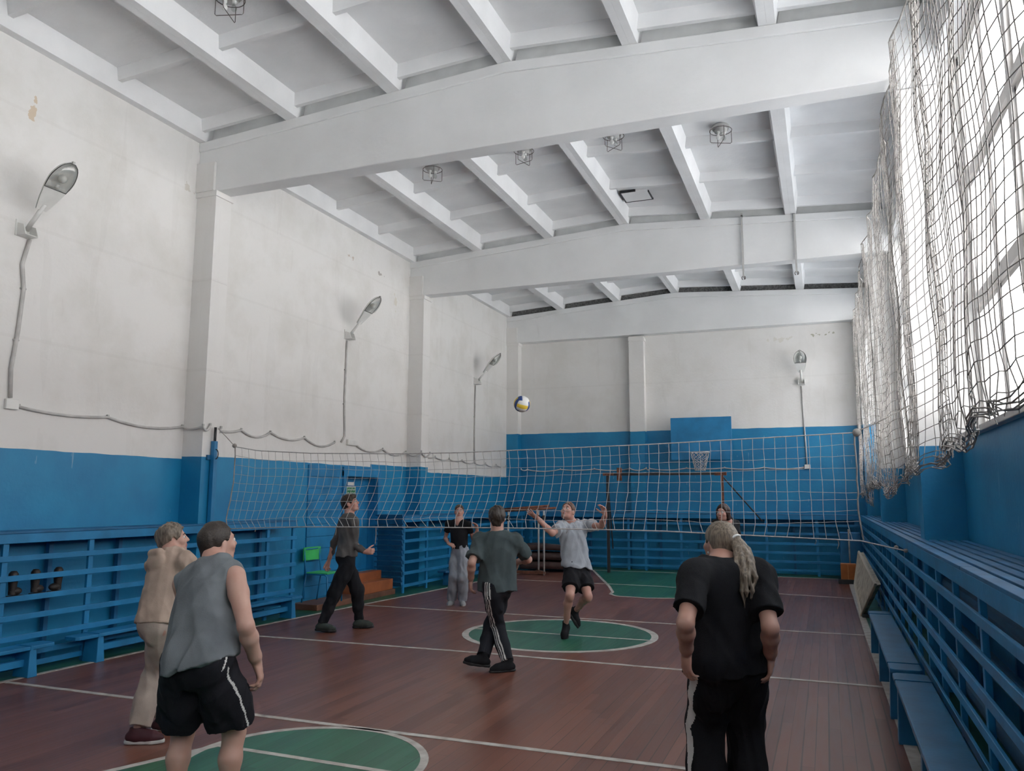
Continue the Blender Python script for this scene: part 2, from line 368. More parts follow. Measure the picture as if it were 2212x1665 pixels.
# ribbed roof slabs
RIBX = [0.0, 1.49, 2.98, 4.45, 5.93, 7.37, 8.91]
slab = MB(); fill = MB()
for k in range(len(BEAM_Y)-1):
    ya, yb = BEAM_Y[k], BEAM_Y[k+1]
    for i in range(6):
        xa, xb = RIBX[i], RIBX[i+1]; za, zb = top_z(xa)+.26, top_z(xb)+.26
        slab.hexa([(xa,ya,za),(xb,ya,zb),(xb,yb+.3,zb),(xa,yb+.3,za)], [(xa,ya,za+.1),(xb,ya,zb+.1),(xb,yb+.3,zb+.1),(xa,yb+.3,za+.1)])
        n = 4; L0, L1 = ya+.30, yb-.02
        for j in range(n+1):                 # shallow cross ribs, tapered
            yc = L0+.06+(L1-L0-.12)*j/n; e = .15 if j in (0, n) else .135
            slab.hexa([(xa,yc-.03,za-e),(xb,yc-.03,zb-e),(xb,yc+.03,zb-e),(xa,yc+.03,za-e)], [(xa,yc-.07,za),(xb,yc-.07,zb),(xb,yc+.07,zb),(xa,yc+.07,za)])
    for i, x in enumerate(RIBX):             # longitudinal ribs, two side by side with a joint
        for sgn in ((1,) if i == 0 else (-1,) if i == 6 else (-1, 1)):
            x0 = x+sgn*.0005; x1 = x+sgn*.085; x2 = x+sgn*.135; a, b = ya+.02, yb+.24
            if i in (0, 6): x1 = x+sgn*.10
            lo = [(x0,a,top_z(x0)),(x1,a,top_z(x1)),(x1,b,top_z(x1)),(x0,b,top_z(x0))]; hi = [(x0,a,top_z(x0)+.27),(x2,a,top_z(x2)+.27),(x2,b,top_z(x2)+.27),(x0,b,top_z(x0)+.27)]
            if sgn < 0: lo = [lo[1],lo[0],lo[3],lo[2]]; hi = [hi[1],hi[0],hi[3],hi[2]]
            slab.hexa(lo, hi)
struct(slab.build('ceiling', MT['ceil']))
for k, y in enumerate(BEAM_Y):               # mortar bedding on top of each beam
    f = MB()
    for i in range(6):
        xa, xb = RIBX[i], RIBX[i+1]
        f.hexa([(xa,y+.10,top_z(xa)-.02),(xb,y+.10,top_z(xb)-.02),(xb,y+.16,top_z(xb)-.02),(xa,y+.16,top_z(xa)-.02)], [(xa,y+.10,top_z(xa)+.3),(xb,y+.10,top_z(xb)+.3),(xb,y+.16,top_z(xb)+.3),(xa,y+.16,top_z(xa)+.3)])
    struct(f.build('trim_beam_bedding', MT['mortar'] if k == 4 else MT['mortar_white']))
# windows
for i, (ya, yb) in enumerate(WIN_BAYS):
    fr = MB(); X0, X1 = 9.10, 9.17
    fr.box(X0, X1, ya, yb, 2.27, 2.36); fr.box(X0, X1, ya, yb, 5.88, 5.96); fr.box(X0, X1, ya, ya+.07, 2.27, 5.96); fr.box(X0, X1, yb-.07, yb, 2.27, 5.96)
    w_ = struct(fr.build('window_%d' % i, MT['winframe']))
    n = round((yb-ya)/.92); mul = MB(); sash = MB(); pane = MB()
    for j in range(1, n):
        y = yb-(yb-ya)*j/n; hw = .05 if j % 2 == 0 else .022; mul.box(X0-.01 if j % 2 == 0 else X0+.01, X1, y-hw, y+hw, 2.30, 5.94)
    for z in (3.52, 4.72): mul.box(X0-.005, X1, ya+.02, yb-.02, z-.05, z+.05)
    for j in range(n):
        y0 = yb-(yb-ya)*(j+1)/n+.04; y1 = yb-(yb-ya)*j/n-.04
        for z0, z1 in ((2.37, 3.46), (3.58, 4.66), (4.78, 5.87)):
            for (a, b, c, d) in ((y0, y0+.045, z0, z1), (y1-.045, y1, z0, z1), (y0, y1, z0, z0+.045), (y0, y1, z1-.045, z1)): sash.box(X0+.02, X1-.01, a, b, c, d)
            pane.box(X0+.035, X0+.039, y0+.03, y1-.03, z0+.03, z1-.03)
    mul.build('mullion', MT['winframe'], w_); sash.build('sash', MT['winframe'], w_); pane.build('pane', MT['glass'], w_)
    sl = MB(); sl.box(W-.06, 9.12, ya-.03, yb+.03, 2.24, 2.29)
    struct(sl.build('trim_%d' % (i+1), MT['sill'], bevel=.006))

# ------------------------------------------------------------------ floor paint
def fy(y): return y if y < 12 else y-.5*(y-12)/7.7
LEFT_LINE = [(.5, -3.5), (.5, 5.5), (.56, 9.1), (.70, 11.5), (.86, 13.5), (1.05, 16.2), (1.25, 19.0)]
g = MB(); H1 = .0025
g.poly([(0, Y0)]+LEFT_LINE+[(0, 19.0)], 0, H1)
g.poly([(8.2, Y0), (8.9, Y0), (8.9, 19.0), (8.12, 19.0), (8.14, 11)], 0, H1)
g.poly([(0, 18.98), (8.9, 18.98), (8.9, D), (0, D)], 0, H1)
struct(g.build('green_floor_border', MT['green_plain']))
def ring(cx, cy, r0, r1, a0=0, a1=2*PI, n=64):
    out = []
    for i in range(n): 
        t0 = a0+(a1-a0)*i/n; t1 = a0+(a1-a0)*(i+1)/n
        out.append([(cx+r0*math.cos(t0), cy+r0*math.sin(t0)), (cx+r1*math.cos(t0), cy+r1*math.sin(t0)), (cx+r1*math.cos(t1), cy+r1*math.sin(t1)), (cx+r0*math.cos(t1), cy+r0*math.sin(t1))])
    return out
def circ(cx, cy, r, n=64, a0=0, a1=2*PI): return [(cx+r*math.cos(a0+(a1-a0)*i/n), cy+r*math.sin(a0+(a1-a0)*i/n)) for i in range(n)]
g = MB(); g.poly(circ(4.487, 10.04, 1.2), 0, H1); struct(g.build('green_centre_circle', MT['green']))
g = MB(); g.poly(circ(4.45, 4.67, .79), 0, H1); g.poly([(3.68, 4.7), (2.3, 1.2), (6.6, 1.2), (5.22, 4.7)], 0, H1-.0003); struct(g.build('green_free_throw_area', MT['green']))
KEY = [(2.45, 19.0), (3.72, 15.6), (4.0, 14.75), (4.04, 14.42), (4.2, 14.2), (4.74, 14.12), (5.3, 14.3), (5.46, 14.7), (5.5, 15.0), (6.4, 18.3), (6.7, 19.0)]
g = MB(); g.poly(KEY[::-1], 0, H1); struct(g.build('green_far_key', MT['green']))
def stripe(pts, w, z0=.0005, z1=.0045):
    m_ = MB()
    for i in range(len(pts)-1):
        p, q = Vector((*pts[i], 0)), Vector((*pts[i+1], 0)); d = (q-p).normalized(); n_ = Vector((-d.y, d.x, 0))*w/2; e = d*w*.2 if 0 < i else d*0
        m_.poly([(p-n_-e)[:2], (q-n_)[:2], (q+n_)[:2], (p+n_-e)[:2]], z0, z1)
    return m_
struct(stripe(LEFT_LINE, .055).build('white_side_line', MT['line']))
struct(stripe([(8.205, -3.5), (8.19, 6), (8.14, 11.3), (8.11, 19.0)], .085).build('white_side_line', MT['line']))
struct(stripe([(1.25, 18.97), (8.11, 18.97)], .05).build('white_end_line', MT['line']))
struct(stripe([(.55, 5.56), (2.4, 5.54), (3.5, 5.49), (8.16, 5.47)], .055).build('white_attack_line', MT['line']))
struct(stripe([(.6, 8.47), (4.0, 8.52), (8.14, 8.42)], .055).build('white_centre_line', MT['line']))
struct(stripe([(.72, 11.45), (5.85, 11.4), (8.12, 11.42)], .05).build('white_attack_line', MT['line']))
struct(stripe([(1.05, 16.15), (4.5, 16.05), (8.1, 15.45)], .045).build('white_far_line', MT['line']))
m_ = MB()
for q in ring(4.487, 10.04, 1.15, 1.235): m_.poly(q, .0005, .0045)
m_.poly([(3.32, 10.0), (5.66, 9.98), (5.66, 10.03), (3.32, 10.05)], .0005, .0046)
struct(m_.build('white_circle_line', MT['line']))
m_ = MB()
for q in ring(4.45, 4.67, .765, .82): m_.poly(q, .0005, .0045)
m_.poly([(3.68, 4.73), (5.22, 4.68), (5.22, 4.73), (3.68, 4.78)], .0005, .0046)
for s_, xx in ((-1, 3.66), (1, 5.24)): m_.poly([(xx, 4.75), (xx+.06, 4.75), (xx+s_*1.4+.06, 1.2), (xx+s_*1.4, 1.2)], .0005, .0042)
struct(m_.build('white_free_throw_line', MT['line']))
m_ = stripe(KEY, .055)
struct(m_.build('white_key_line', MT['line']))

# ------------------------------------------------------------------ slatted radiator guards along the walls
def guard(root, P, L, depth, posts, ztop, rails, slat_d, slat_runs, base_rails=(), z0=0.0, end_panel=False, back_posts=()):
    """P(u, d, z): u along the wall, d out from it."""
    def pbar(m_, u0, u1, d0, d1, za, zb):
        a = [P(u0,d0,za), P(u1,d0,za), P(u1,d1,za), P(u0,d1,za)]; b = [P(u0,d0,zb), P(u1,d0,zb), P(u1,d1,zb), P(u0,d1,zb)]
        m_.hexa(a, b); return m_
    for u in posts: pbar(MB(), u-.03, u+.03, depth-.055, depth-.022, z0, ztop-.02).build('post', MT['blue'], root, bevel=.003)
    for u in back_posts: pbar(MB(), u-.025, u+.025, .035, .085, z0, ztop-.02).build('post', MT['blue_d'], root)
    for z in rails: pbar(MB(), posts[0]-.05, L, depth-.022, depth, z-.028, z+.028).build('rail', MT['blue'], root, bevel=.004)
    for z in base_rails: pbar(MB(), posts[0]-.05, L, depth-.04, depth-.01, z-.025, z+.025).build('rail', MT['blue'], root)
    pbar(MB(), posts[0]-.06, L, depth-.02, depth+.004, ztop-.115, ztop-.022).build('fascia', MT['blue'], root, bevel=.004)
    for (da, db) in slat_d:
        m_ = MB()
        for (ua, ub) in slat_runs(da): pbar(m_, ua, ub, da, db, ztop-.022, ztop)
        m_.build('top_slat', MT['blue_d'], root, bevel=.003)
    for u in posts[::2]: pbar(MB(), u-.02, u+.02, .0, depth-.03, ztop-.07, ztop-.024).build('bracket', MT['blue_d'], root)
RZ = (1.11, .92, .725, .545, .35)
t = thing('radiator_guard', 'blue slatted wooden guard along the left wall, near part behind the two players', 'radiator guard', (0, 2.0, 0))
guard(t, lambda u, d, z: (d, u, z), 10.18, .36, [2.6, 3.6, 4.6, 5.6, 6.58, 7.6, 8.62, 9.55, 10.14], 1.37, RZ, [(.03, .13), (.15, .25), (.27, .375)],
      lambda d: [(2.3, 8.12), (8.5, 10.18)] if d < .2 else [(2.3, 10.18)] if d > .26 else [(2.3, 8.12), (8.5, 10.18)], (.08, .19), back_posts=[4.4, 5.3, 6.3, 7.2, 9.0, 9.7])
t = thing('radiator_guard', 'blue slatted wooden guard on the left wall past the door', 'radiator guard', (0, 13.05, 0))
guard(t, lambda u, d, z: (d, u, z), 19.3, .60, [13.09, 14.0, 15.0, 16.1, 17.2, 18.3, 19.2], 1.37, RZ, [(.03, .15), (.17, .29), (.33, .44), (.48, .605)],
      lambda d: [(13.05, 14.12), (14.5, 19.3)] if d < .32 else [(13.05, 19.3)], (.13,), back_posts=[13.5, 14.9, 16.6], z0=.0)
m_ = MB()
for k in range(14): z = .12+k*.092; m_.hexa([(.02, 13.03, z), (.575, 13.03, z), (.575, 13.06, z), (.02, 13.06, z)], [(.02, 12.985, z+.075), (.575, 12.985, z+.075), (.575, 13.06, z+.085), (.02, 13.06, z+.085)])
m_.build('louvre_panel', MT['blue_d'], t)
t = thing('radiator_guard', 'blue slatted wooden guard across the far end wall behind the goal', 'radiator guard', (0.62, D, 0))
guard(t, lambda u, d, z: (u, D-d, z), 8.36, .45, [.75, 1.7, 2.72, 3.24, 3.66, 4.5, 5.4, 6.42, 7.5, 8.3], 1.35, (1.11, .92, .70, .50, .30), [(.02, .14), (.17, .29), (.33, .455)],
      lambda d: [(.62, 3.24), (3.67, 8.36)] if d < .2 else [(.62, 8.36)], (.12,), back_posts=[2.2, 3.95, 4.9, 5.9, 7.0])
t = thing('radiator_guard', 'long dark blue slatted guard under the windows on the right', 'radiator guard', (W, 1.0, 0))
guard(t, lambda u, d, z: (W-d, u, z), 19.3, .51, [1.1, 2.0, 2.85, 3.76, 4.84, 5.77, 6.6, 7.36, 8.2, 9.1, 10.0, 10.9, 11.8, 12.7, 13.6, 14.5, 15.4, 16.3, 17.2, 18.1, 19.0], 1.345, (1.11, .92, .735, .55, .37),
      [(.015, .075), (.10, .16), (.185, .245), (.27, .33), (.355, .415), (.44, .515)], lambda d: [(1.0, 8.40), (8.78, 14.4), (14.78, 19.3)] if d < .34 else [(1.0, 5.2), (5.215, 12.6), (12.61, 19.3)] if d > .4 else [(1.0, 9.4), (9.41, 19.3)], (.10,),
      back_posts=[2.4, 3.4, 4.4, 5.4, 6.3, 7.7, 9.5, 11, 12.3])
# heating pipes behind the guards
def pipes(name, label, pts_list, r=.045):
    t = thing(name, label, 'radiator', pts_list[0][0])
    for pts in pts_list: MB().tube(pts, r, 10).build('pipe', MT['pipe'], t, smooth=True)
pipes('heating_pipe', 'pair of thick blue heating pipes behind the right guard slats', [[(8.70, 1.3, .98), (8.70, 8.2, .98)], [(8.70, 1.3, .62), (8.70, 8.2, .62)], [(8.68, 1.3, .30), (8.68, 8.2, .30)]], .06)

# ------------------------------------------------------------------ gymnastic benches (built along y, origin at the near end)
def bench(label, loc, L, w=.22, h=.30, legs=(.22,), mtl='blue_bench', group=None, board_legs=False):
    t = thing('gym_bench', label, 'bench', loc, group); x0, y0, z0 = loc
    n = 10; pl = [(x0-w/2, y0), (x0+w/2, y0)]
    e = .03
    pl = [(x0-w/2+e, y0), (x0+w/2-e, y0), (x0+w/2, y0+e), (x0+w/2, y0+L-e), (x0+w/2-e, y0+L), (x0-w/2+e, y0+L), (x0-w/2, y0+L-e), (x0-w/2, y0+e)]
    MB().poly(pl, h-.035, h).build('seat', MT[mtl], t, bevel=.006)
    for yy in (y0+.27, y0+L-.27):
        MB().box(x0-w/2-.004, x0+w/2+.004, yy-.012, yy+.012, h-.036, h+.006).build('batten', MT[mtl], t)
    for f in legs:
        m_ = MB(); yy = y0+f
        m_.hexa([(x0-w/2+.0, yy-.05, 0), (x0+w/2, yy-.05, 0), (x0+w/2, yy+.05, 0), (x0-w/2, yy+.05, 0)], [(x0-w/2+.015, yy-.035, h-.035), (x0+w/2-.015, yy-.035, h-.035), (x0+w/2-.015, yy+.035, h-.035), (x0-w/2+.015, yy+.035, h-.035)])
        m_.build('leg', MT[mtl], t, bevel=.005)
    MB().box(x0-.03, x0+.03, y0+legs[0], y0+legs[-1], .10, .165).build('stringer', MT[mtl], t)
    return t
bench('blue gym bench nearest the camera along the right guard', (8.235, 3.35, 0), 3.52, .24, .43, (.3, 1.7, 3.25))
bench('blue gym bench along the right guard, beyond the nearest one', (8.225, 7.0, 0), 3.45, .23, .43, (.3, 1.7, 3.2))
bench('blue gym bench at the left edge under the left guard', (.47, 2.3, 0), 3.74, .21, .29, (.3, 1.8, 3.50), 'blue')
bench('blue gym bench beside the beige player, under the left guard', (.47, 6.28, 0), 3.82, .21, .29, (.30, 1.9, 3.60), 'blue')
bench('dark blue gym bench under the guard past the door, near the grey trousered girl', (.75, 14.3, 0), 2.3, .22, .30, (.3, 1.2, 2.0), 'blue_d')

# ------------------------------------------------------------------ volleyball net
def lerp_tab(tab, x):
    for (a, va), (b, vb) in zip(tab, tab[1:]):
        if x <= b: return va+(vb-va)*max(0, min(1, (x-a)/(b-a)))
    return tab[-1][1]
VT = [(.63, 2.35), (1.0, 2.29), (1.8, 2.245), (3.0, 2.22), (3.84, 2.22), (6.0, 2.27), (8.03, 2.345)]
VB = [(.63, 1.31), (1.6, 1.35), (3.0, 1.37), (4.5, 1.385), (6, 1.385), (8.03, 1.325)]
NY = 8.40
net = thing('volleyball_net', 'white volleyball net strung across the hall above the players', 'volleyball net', (4.3, NY, 1.3))
rn = random.Random(3)
NC, NR = 71, 9
def vnode(i, j):
    x = .64+7.36*i/(NC-1); t = j/NR
    zt, zb = lerp_tab(VT, x), lerp_tab(VB, x)
    lean = -.26*math.exp(-((x-2.4)/1.9)**2)-.10*math.exp(-((x-5.2)/1.1)**2)
    s = lean*max(0, t-.18)**1.3*1.3
    if j == NR: s = s*.55+(.03 if x > 4.6 else -.05)*math.sin(x*5)
    zz = zt+(zb-zt)*t
    if 0 < j < NR: zz += (.012 if j == NR-1 else .006)*math.sin(x*3.1+j)+rn.uniform(-.004, .004)
    if x > 6.6 and j > 5: zz += .05*(x-6.6)/1.4*(1 if j < NR else 0)
    yy = NY+.10*math.sin(PI*min(1, t))*math.exp(-((x-3.5)/2.6)**2)+rn.uniform(-.004, .004)
    return (x+s+(rn.uniform(-.006, .006) if 0 < j else 0), yy, zz)
grid = [[vnode(i, j) for j in range(NR+1)] for i in range(NC)]
m_ = MB()
for i in range(NC): m_.tube([grid[i][j] for j in range(NR+1)], .0030, 4, caps=False)
for j in range(1, NR): m_.tube([grid[i][j] for i in range(NC)], .0024, 4, caps=False)
m_.build('mesh', MT['net'], net)
m_ = MB(); m_.tube([grid[i][0] for i in range(NC)], .006, 5); m_.build('top_cord', MT['net'], net)
m_ = MB(); m_.tube([(.62, NY, 1.31)]+[(.64+7.36*i/20, NY-.01, lerp_tab(VB, .64+7.36*i/20)-.004) for i in range(21)]+[(8.388, 8.3, 1.24)], .0065, 5); m_.build('bottom_cord', MT['net'], net)
m_ = MB(); m_.tube([grid[0][j] for j in range(NR+1)], .008, 5); m_.tube([(.63, NY, 1.31), (.6, NY, 1.2)], .006, 5); m_.build('side_cord', MT['netd'], net)
m_ = MB(); m_.tube([grid[-1][j] for j in range(NR+1)], .008, 5); m_.build('side_cord', MT['netd'], net)
m_ = MB(); m_.tube([(.41, 8.33, 2.585), (.5, NY, 2.47), grid[0][0]], .005, 5); m_.build('tie_rope', MT['netd'], net)
m_ = MB(); m_.tube([grid[-1][0], (8.25, NY, 2.46), (8.5, 8.52, 2.60)], .006, 5); m_.build('tie_rope', MT['netd'], net)
m_ = MB()
for k, (x, dz) in enumerate([(1.02, .05), (2.2, .10), (2.75, .2), (3.6, .06), (5.1, .05), (6.9, .13), (7.6, .06), (7.8, .09)]):
    z = lerp_tab(VB, x); MB().tube([(x, NY, z), (x+.01, NY-.01, z-dz*.5), (x-.005, NY, z-dz)], .004, 4).build('loose_end', MT['netd'], net)
m_ = MB()
for (c, r) in [((.63, NY, 2.36), .03), ((8.02, NY, 2.345), .04), ((8.375, 8.3, 1.245), .02), ((8.30, 8.35, 1.27), .02)]: m_.ball(c, r, 8, 6)
m_.build('knot', MT['netd'], net, smooth=True)
t = thing('net_post', 'blue steel net post with a dark inner tube, fixed to the left pilaster', 'net post', (.37, 8.33, 0))
MB().box(.335, .395, 8.30, 8.36, 1.372, 2.42).build('tube', MT['blue'], t, bevel=.004)
MB().tube([(.37, 8.33, 2.38), (.37, 8.33, 2.60)], .018, 10).build('inner_tube', MT['dark'], t, smooth=True)
MB().tube([(.39, 8.33, 2.32)]+[(.40+.035*math.sin(a), 8.33, 2.25+.06*math.cos(a)) for a in [i*PI/8 for i in range(9)]], .006, 6).build('hook', MT['dark'], t, smooth=True)
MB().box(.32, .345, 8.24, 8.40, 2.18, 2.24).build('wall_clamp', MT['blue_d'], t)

# ball in the air
def volleyball(c, r):
    t = MB(); N = 14; mats = [mat('ball_white', (.72, .73, .72), .45), mat('ball_yellow', (.75, .52, .06), .45), mat('ball_blue', (.02, .06, .22), .45)]
    rot = Matrix.Rotation(math.radians(25), 3, 'Z') @ Matrix.Rotation(math.radians(28), 3, 'X') @ Matrix.Rotation(math.radians(14), 3, 'Y')
    for ax in range(3):
        for sg in (-1, 1):
            for pnl in range(3):             # each cube face carries three swirled panels
                t.m = (1 if (pnl == 1 and ax != 2) else 2 if (pnl == 0 and ax != 1) else 0)
                vs = []; fs = []; nu, nv = 5, N
                for a in range(nu+1):
                    for b in range(nv+1):
                        u = (-1+2*(pnl+.0+a/nu)/3); v = -1+2*b/nv
                        e = 1-.018 if a in (0, nu) or b in (0, nv) else 1
                        q = [0, 0, 0]; q[ax] = sg; q[(ax+1) % 3] = math.tan(u*PI/4); q[(ax+2) % 3] = math.tan(v*PI/4)
                        w = rot @ Vector(q).normalized()*r*e; vs.append((c[0]+w.x, c[1]+w.y, c[2]+w.z))
                for a in range(nu):
                    for b in range(nv):
                        f = (a*(nv+1)+b, (a+1)*(nv+1)+b, (a+1)*(nv+1)+b+1, a*(nv+1)+b+1); fs.append(f if sg > 0 else f[::-1])
                t._add(vs, fs)
    o = t.build('volleyball', mats, smooth=True)
    return tag(o, 'white, yellow and blue volleyball in the air above the net', 'ball')
volleyball((4.10, 9.7, 2.91), .107)

# ------------------------------------------------------------------ wall floodlights (built on a wall at x = 0, looking into +x)
def wall_lamp(label, loc, group, rz=0):
    t = thing('wall_lamp', label, 'wall lamp', (0, 0, 0), group)
    b = MB(); b.box(0, .012, -.09, .09, -.09, .08); b.hexa([(0,-.075,-.085),(.14,-.075,-.085),(.14,-.065,-.085),(0,-.065,-.085)], [(0,-.075,.05),(.10,-.075,.02),(.10,-.065,.02),(0,-.065,.05)])
    b.hexa([(0,.065,-.085),(.14,.065,-.085),(.14,.075,-.085),(0,.075,-.085)], [(0,.065,.05),(.10,.065,.02),(.10,.075,.02),(0,.075,.05)]); b.box(0, .14, -.075, .075, -.09, -.083)
    b.build('bracket', MT['steelw'], t)
    a = math.radians(47); d = Vector((math.cos(a), 0, math.sin(a))); u = Vector((math.sin(a), 0, -math.cos(a)))      # along the head, and the way its lens looks
    MB().tube([Vector((.05, 0, -.02)), Vector((.05, 0, -.02))+d*.34], .024, 12).build('arm', MT['steelw'], t, smooth=True)
    O = Vector((.05, 0, -.02))+d*.27; Y = Vector((0, 1, 0))
    Lh = .60
    def width(s): return .060+.085*math.sin(PI*min(1, (s/Lh))**.9*.62)/math.sin(PI*.5) if s < .62*Lh else .143*math.sqrt(max(0, 1-((s-.60*Lh)/(.41*Lh))**2))
    S = [Lh*(.0+1.0*i/18) for i in range(19)]
    hs = MB(); vs = []; n = 12
    for s_ in S:
        w = max(width(s_), .004); dep = .5*w+.012
        for k in range(n+1):
            th = PI*k/n; vs.append(O+d*s_+Y*(w*math.cos(th))-u*(dep*math.sin(th)))
    fs = [(i*(n+1)+k, i*(n+1)+k+1, (i+1)*(n+1)+k+1, (i+1)*(n+1)+k) for i in range(18) for k in range(n)]
    hs._add(vs, fs); hs._add([vs[k] for k in range(n+1)], [tuple(range(n+1))]); h_ = hs.build('housing', MT['steelw'], t, smooth=True)
    cv = MB(); S2 = [s_ for s_ in S if s_ <= Lh*.46]; vs = []
    for s_ in S2: w = width(s_)*.97; vs += [O+d*s_+Y*w+u*.006, O+d*s_-Y*w+u*.006]
    cv._add(vs, [(2*i, 2*i+1, 2*i+3, 2*i+2) for i in range(len(S2)-1)]); cv.build('cover', MT['steelw'], t)
    rf = MB(); S3 = [s_ for s_ in S if s_ >= Lh*.44]; vs = []; n2 = 8
    for s_ in S3:
        w = max(width(s_), .004)*.93; dep = .42*w
        for k in range(n2+1): th = PI*k/n2; vs.append(O+d*s_*.995+Y*(w*math.cos(th))-u*(dep*math.sin(th)))
    rf._add(vs, [(i*(n2+1)+k, (i+1)*(n2+1)+k, (i+1)*(n2+1)+k+1, i*(n2+1)+k+1) for i in range(len(S3)-1) for k in range(n2)]); rf.build('reflector', MT['plasticw'], t, smooth=True)
    gl = MB(); vs = []
    for s_ in S3:
        w = max(width(s_), .004)*.96; tt = (s_-S3[0])/(S3[-1]-S3[0]); dep = .55*w*min(1, tt*6+.05)
        for k in range(n2+1): th = PI*k/n2; vs.append(O+d*s_+Y*(w*math.cos(th))+u*(dep*math.sin(th)+.004))
    gl._add(vs, [(i*(n2+1)+k, i*(n2+1)+k+1, (i+1)*(n2+1)+k+1, (i+1)*(n2+1)+k) for i in range(len(S3)-1) for k in range(n2)]); gl.build('lens', MT['lampglass'], t, smooth=True)
    gk = MB(); gk.tube([O+d*s_+Y*max(width(s_), .004)*.97+u*.004 for s_ in S3]+[O+d*s_-Y*max(width(s_), .004)*.97+u*.004 for s_ in S3[::-1]], .004, 5, closed=True); gk.build('gasket', MT['rubber'], t)
    bl = MB(); bl.tube([O+d*Lh*.47, O+d*Lh*.56], .02, 10); bl.ball(O+d*Lh*.68, .045, 12, 8); bl.build('bulb', MT['plasticw'], t, smooth=True)
    lt = MB(); lt.box(-.012, .012, -.012, .012, -.01, .012); lt2 = MB()
    q = O+d*(Lh+.006); lt2.box(q.x-.014, q.x+.014, q.y-.012, q.y+.012, q.z-.010, q.z+.018); lt2.build('latch', MT['greym'], t)
    t.location = loc; t.rotation_euler = (0, 0, rz)
    return t
GL = 'floodlights on the walls'
l0 = wall_lamp('street lamp type wall light at upper left, the nearest one', (0, 5.73, 4.48), GL)
dup(l0, (0, 11.9, 4.53), 'street lamp type wall light on left wall above the door, second from camera', GL)
dup(l0, (0, 17.5, 4.47), 'street lamp type wall light in the last left bay by the corner', GL)
dup(l0, (7.31, D, 4.42), 'street lamp type wall light alone on the far end wall', GL, -PI/2)

# ------------------------------------------------------------------ cables, conduits and boxes on the walls
def conduit(label, pts, r=.017, clips=()):
    t = thing('cable_conduit', label, 'cable', pts[-1]); MB().tube(pts, r, 8).build('sleeve', MT['cable'], t, smooth=True)
    for c in clips: MB().box(c[0]-.02, c[0]+.025, c[1]-.03, c[1]+.03, c[2]-.008, c[2]+.008).build('clip', MT['greym'], t)
conduit('grey cable sleeve dropping from the nearest wall light', [(.02, 5.80, 4.38), (.02, 5.74, 4.1), (.02, 5.78, 3.85), (.02, 5.76, 3.4), (.02, 5.72, 3.0), (.02, 5.74, 2.70)], .020, [(0, 5.78, 3.85), (0, 5.75, 3.3)])
conduit('grey cable sleeve dropping from the wall light above the door', [(.02, 11.88, 4.42), (.02, 11.86, 3.4), (.02, 11.9, 2.75), (.02, 11.8, 2.64)], .017, [(0, 11.87, 3.9), (0, 11.86, 3.3)])
conduit('grey cable sleeve dropping from the last left wall light', [(.02, 17.47, 4.36), (.02, 17.45, 3.4), (.02, 17.45, 2.56)], .016, [(0, 17.46, 3.6)])
conduit('grey cable dropping from the light on the far end wall', [(7.31, D-.02, 4.3), (7.32, D-.02, 3.6), (7.34, D-.02, 3.0), (7.35, D-.03, 2.47)], .016)
def swag(label, pts, r, sag, step=.62, norm=(1, 0, 0)):
    out = []; rr = random.Random(len(label))
    for (p, q) in zip(pts, pts[1:]):
        p, q = Vector(p), Vector(q); n = max(1, int((q-p).length/step))
        for k in range(n):
            s_ = sag*rr.uniform(.5, 1.3)
            for j in range(6): f = (k+j/6)/n; v = p.lerp(q, f); v.z -= s_*4*(j/6)*(1-j/6)*.5; out.append(v)
    out.append(Vector(pts[-1])); t = thing('cable_run', label, 'cable', tuple(out[0])); MB().tube(out, r, 7).build('sleeve', MT['cable'], t, smooth=True)
    for k in range(0, len(out), 6): v = out[k]; MB().box(v.x-.012, v.x+.012, v.y-.012, v.y+.012, v.z-.005, v.z+.028).build('clip', MT['greym'], t)
swag('sagging grey cable along the left wall up to the net post', [(.02, 5.84, 2.62), (.02, 6.95, 2.615), (.02, 8.12, 2.60), (.345, 8.13, 2.60), (.345, 8.26, 2.62)], .016, .13)
swag('sagging grey cable along the left wall over the door', [(.345, 8.46, 2.60), (.02, 8.6, 2.63), (.02, 9.9, 2.66), (.02, 11.6, 2.62)], .016, .16)
swag('sagging grey cable on the left wall between door and second pilaster', [(.02, 12.3, 2.60), (.02, 14.1, 2.585), (.345, 14.13, 2.59), (.345, 14.5, 2.58)], .016, .14)
swag('thin sagging cable in the last left bay', [(.02, 14.7, 2.56), (.02, 17.45, 2.52), (.02, 19.5, 2.50)], .014, .10)
swag('pale sagging cable across the blue far wall', [(.40, D-.22, 2.42), (.5, D-.02, 2.42), (3.2, D-.02, 2.42), (3.25, D-.22, 2.42), (3.66, D-.22, 2.42), (3.7, D-.02, 2.42), (7.3, D-.02, 2.42)], .014, .09, .75)
def jbox(label, x0, x1, y0, y1, z0, z1): return tag(MB().box(x0, x1, y0, y1, z0, z1).build('junction_box', MT['plasticw'], bevel=.006), label, 'junction box', 'white junction boxes on the walls')
jbox('white junction box at the left picture edge under the nearest wall light', 0, .04, 5.69, 5.83, 2.585, 2.69)
jbox('white junction box on the far wall at the end of the pale cable', 7.29, 7.42, D-.045, D, 2.38, 2.48)
t = thing('emergency_light', 'small white emergency light box on the wall above the door', 'emergency light', (0, 12.13, 2.62))
MB().box(0, .05, 11.98, 12.32, 2.60, 2.70).build('housing', MT['plasticw'], t, bevel=.01); MB().box(.05, .056, 12.0, 12.30, 2.615, 2.685).build('front', MT['steelw'], t)

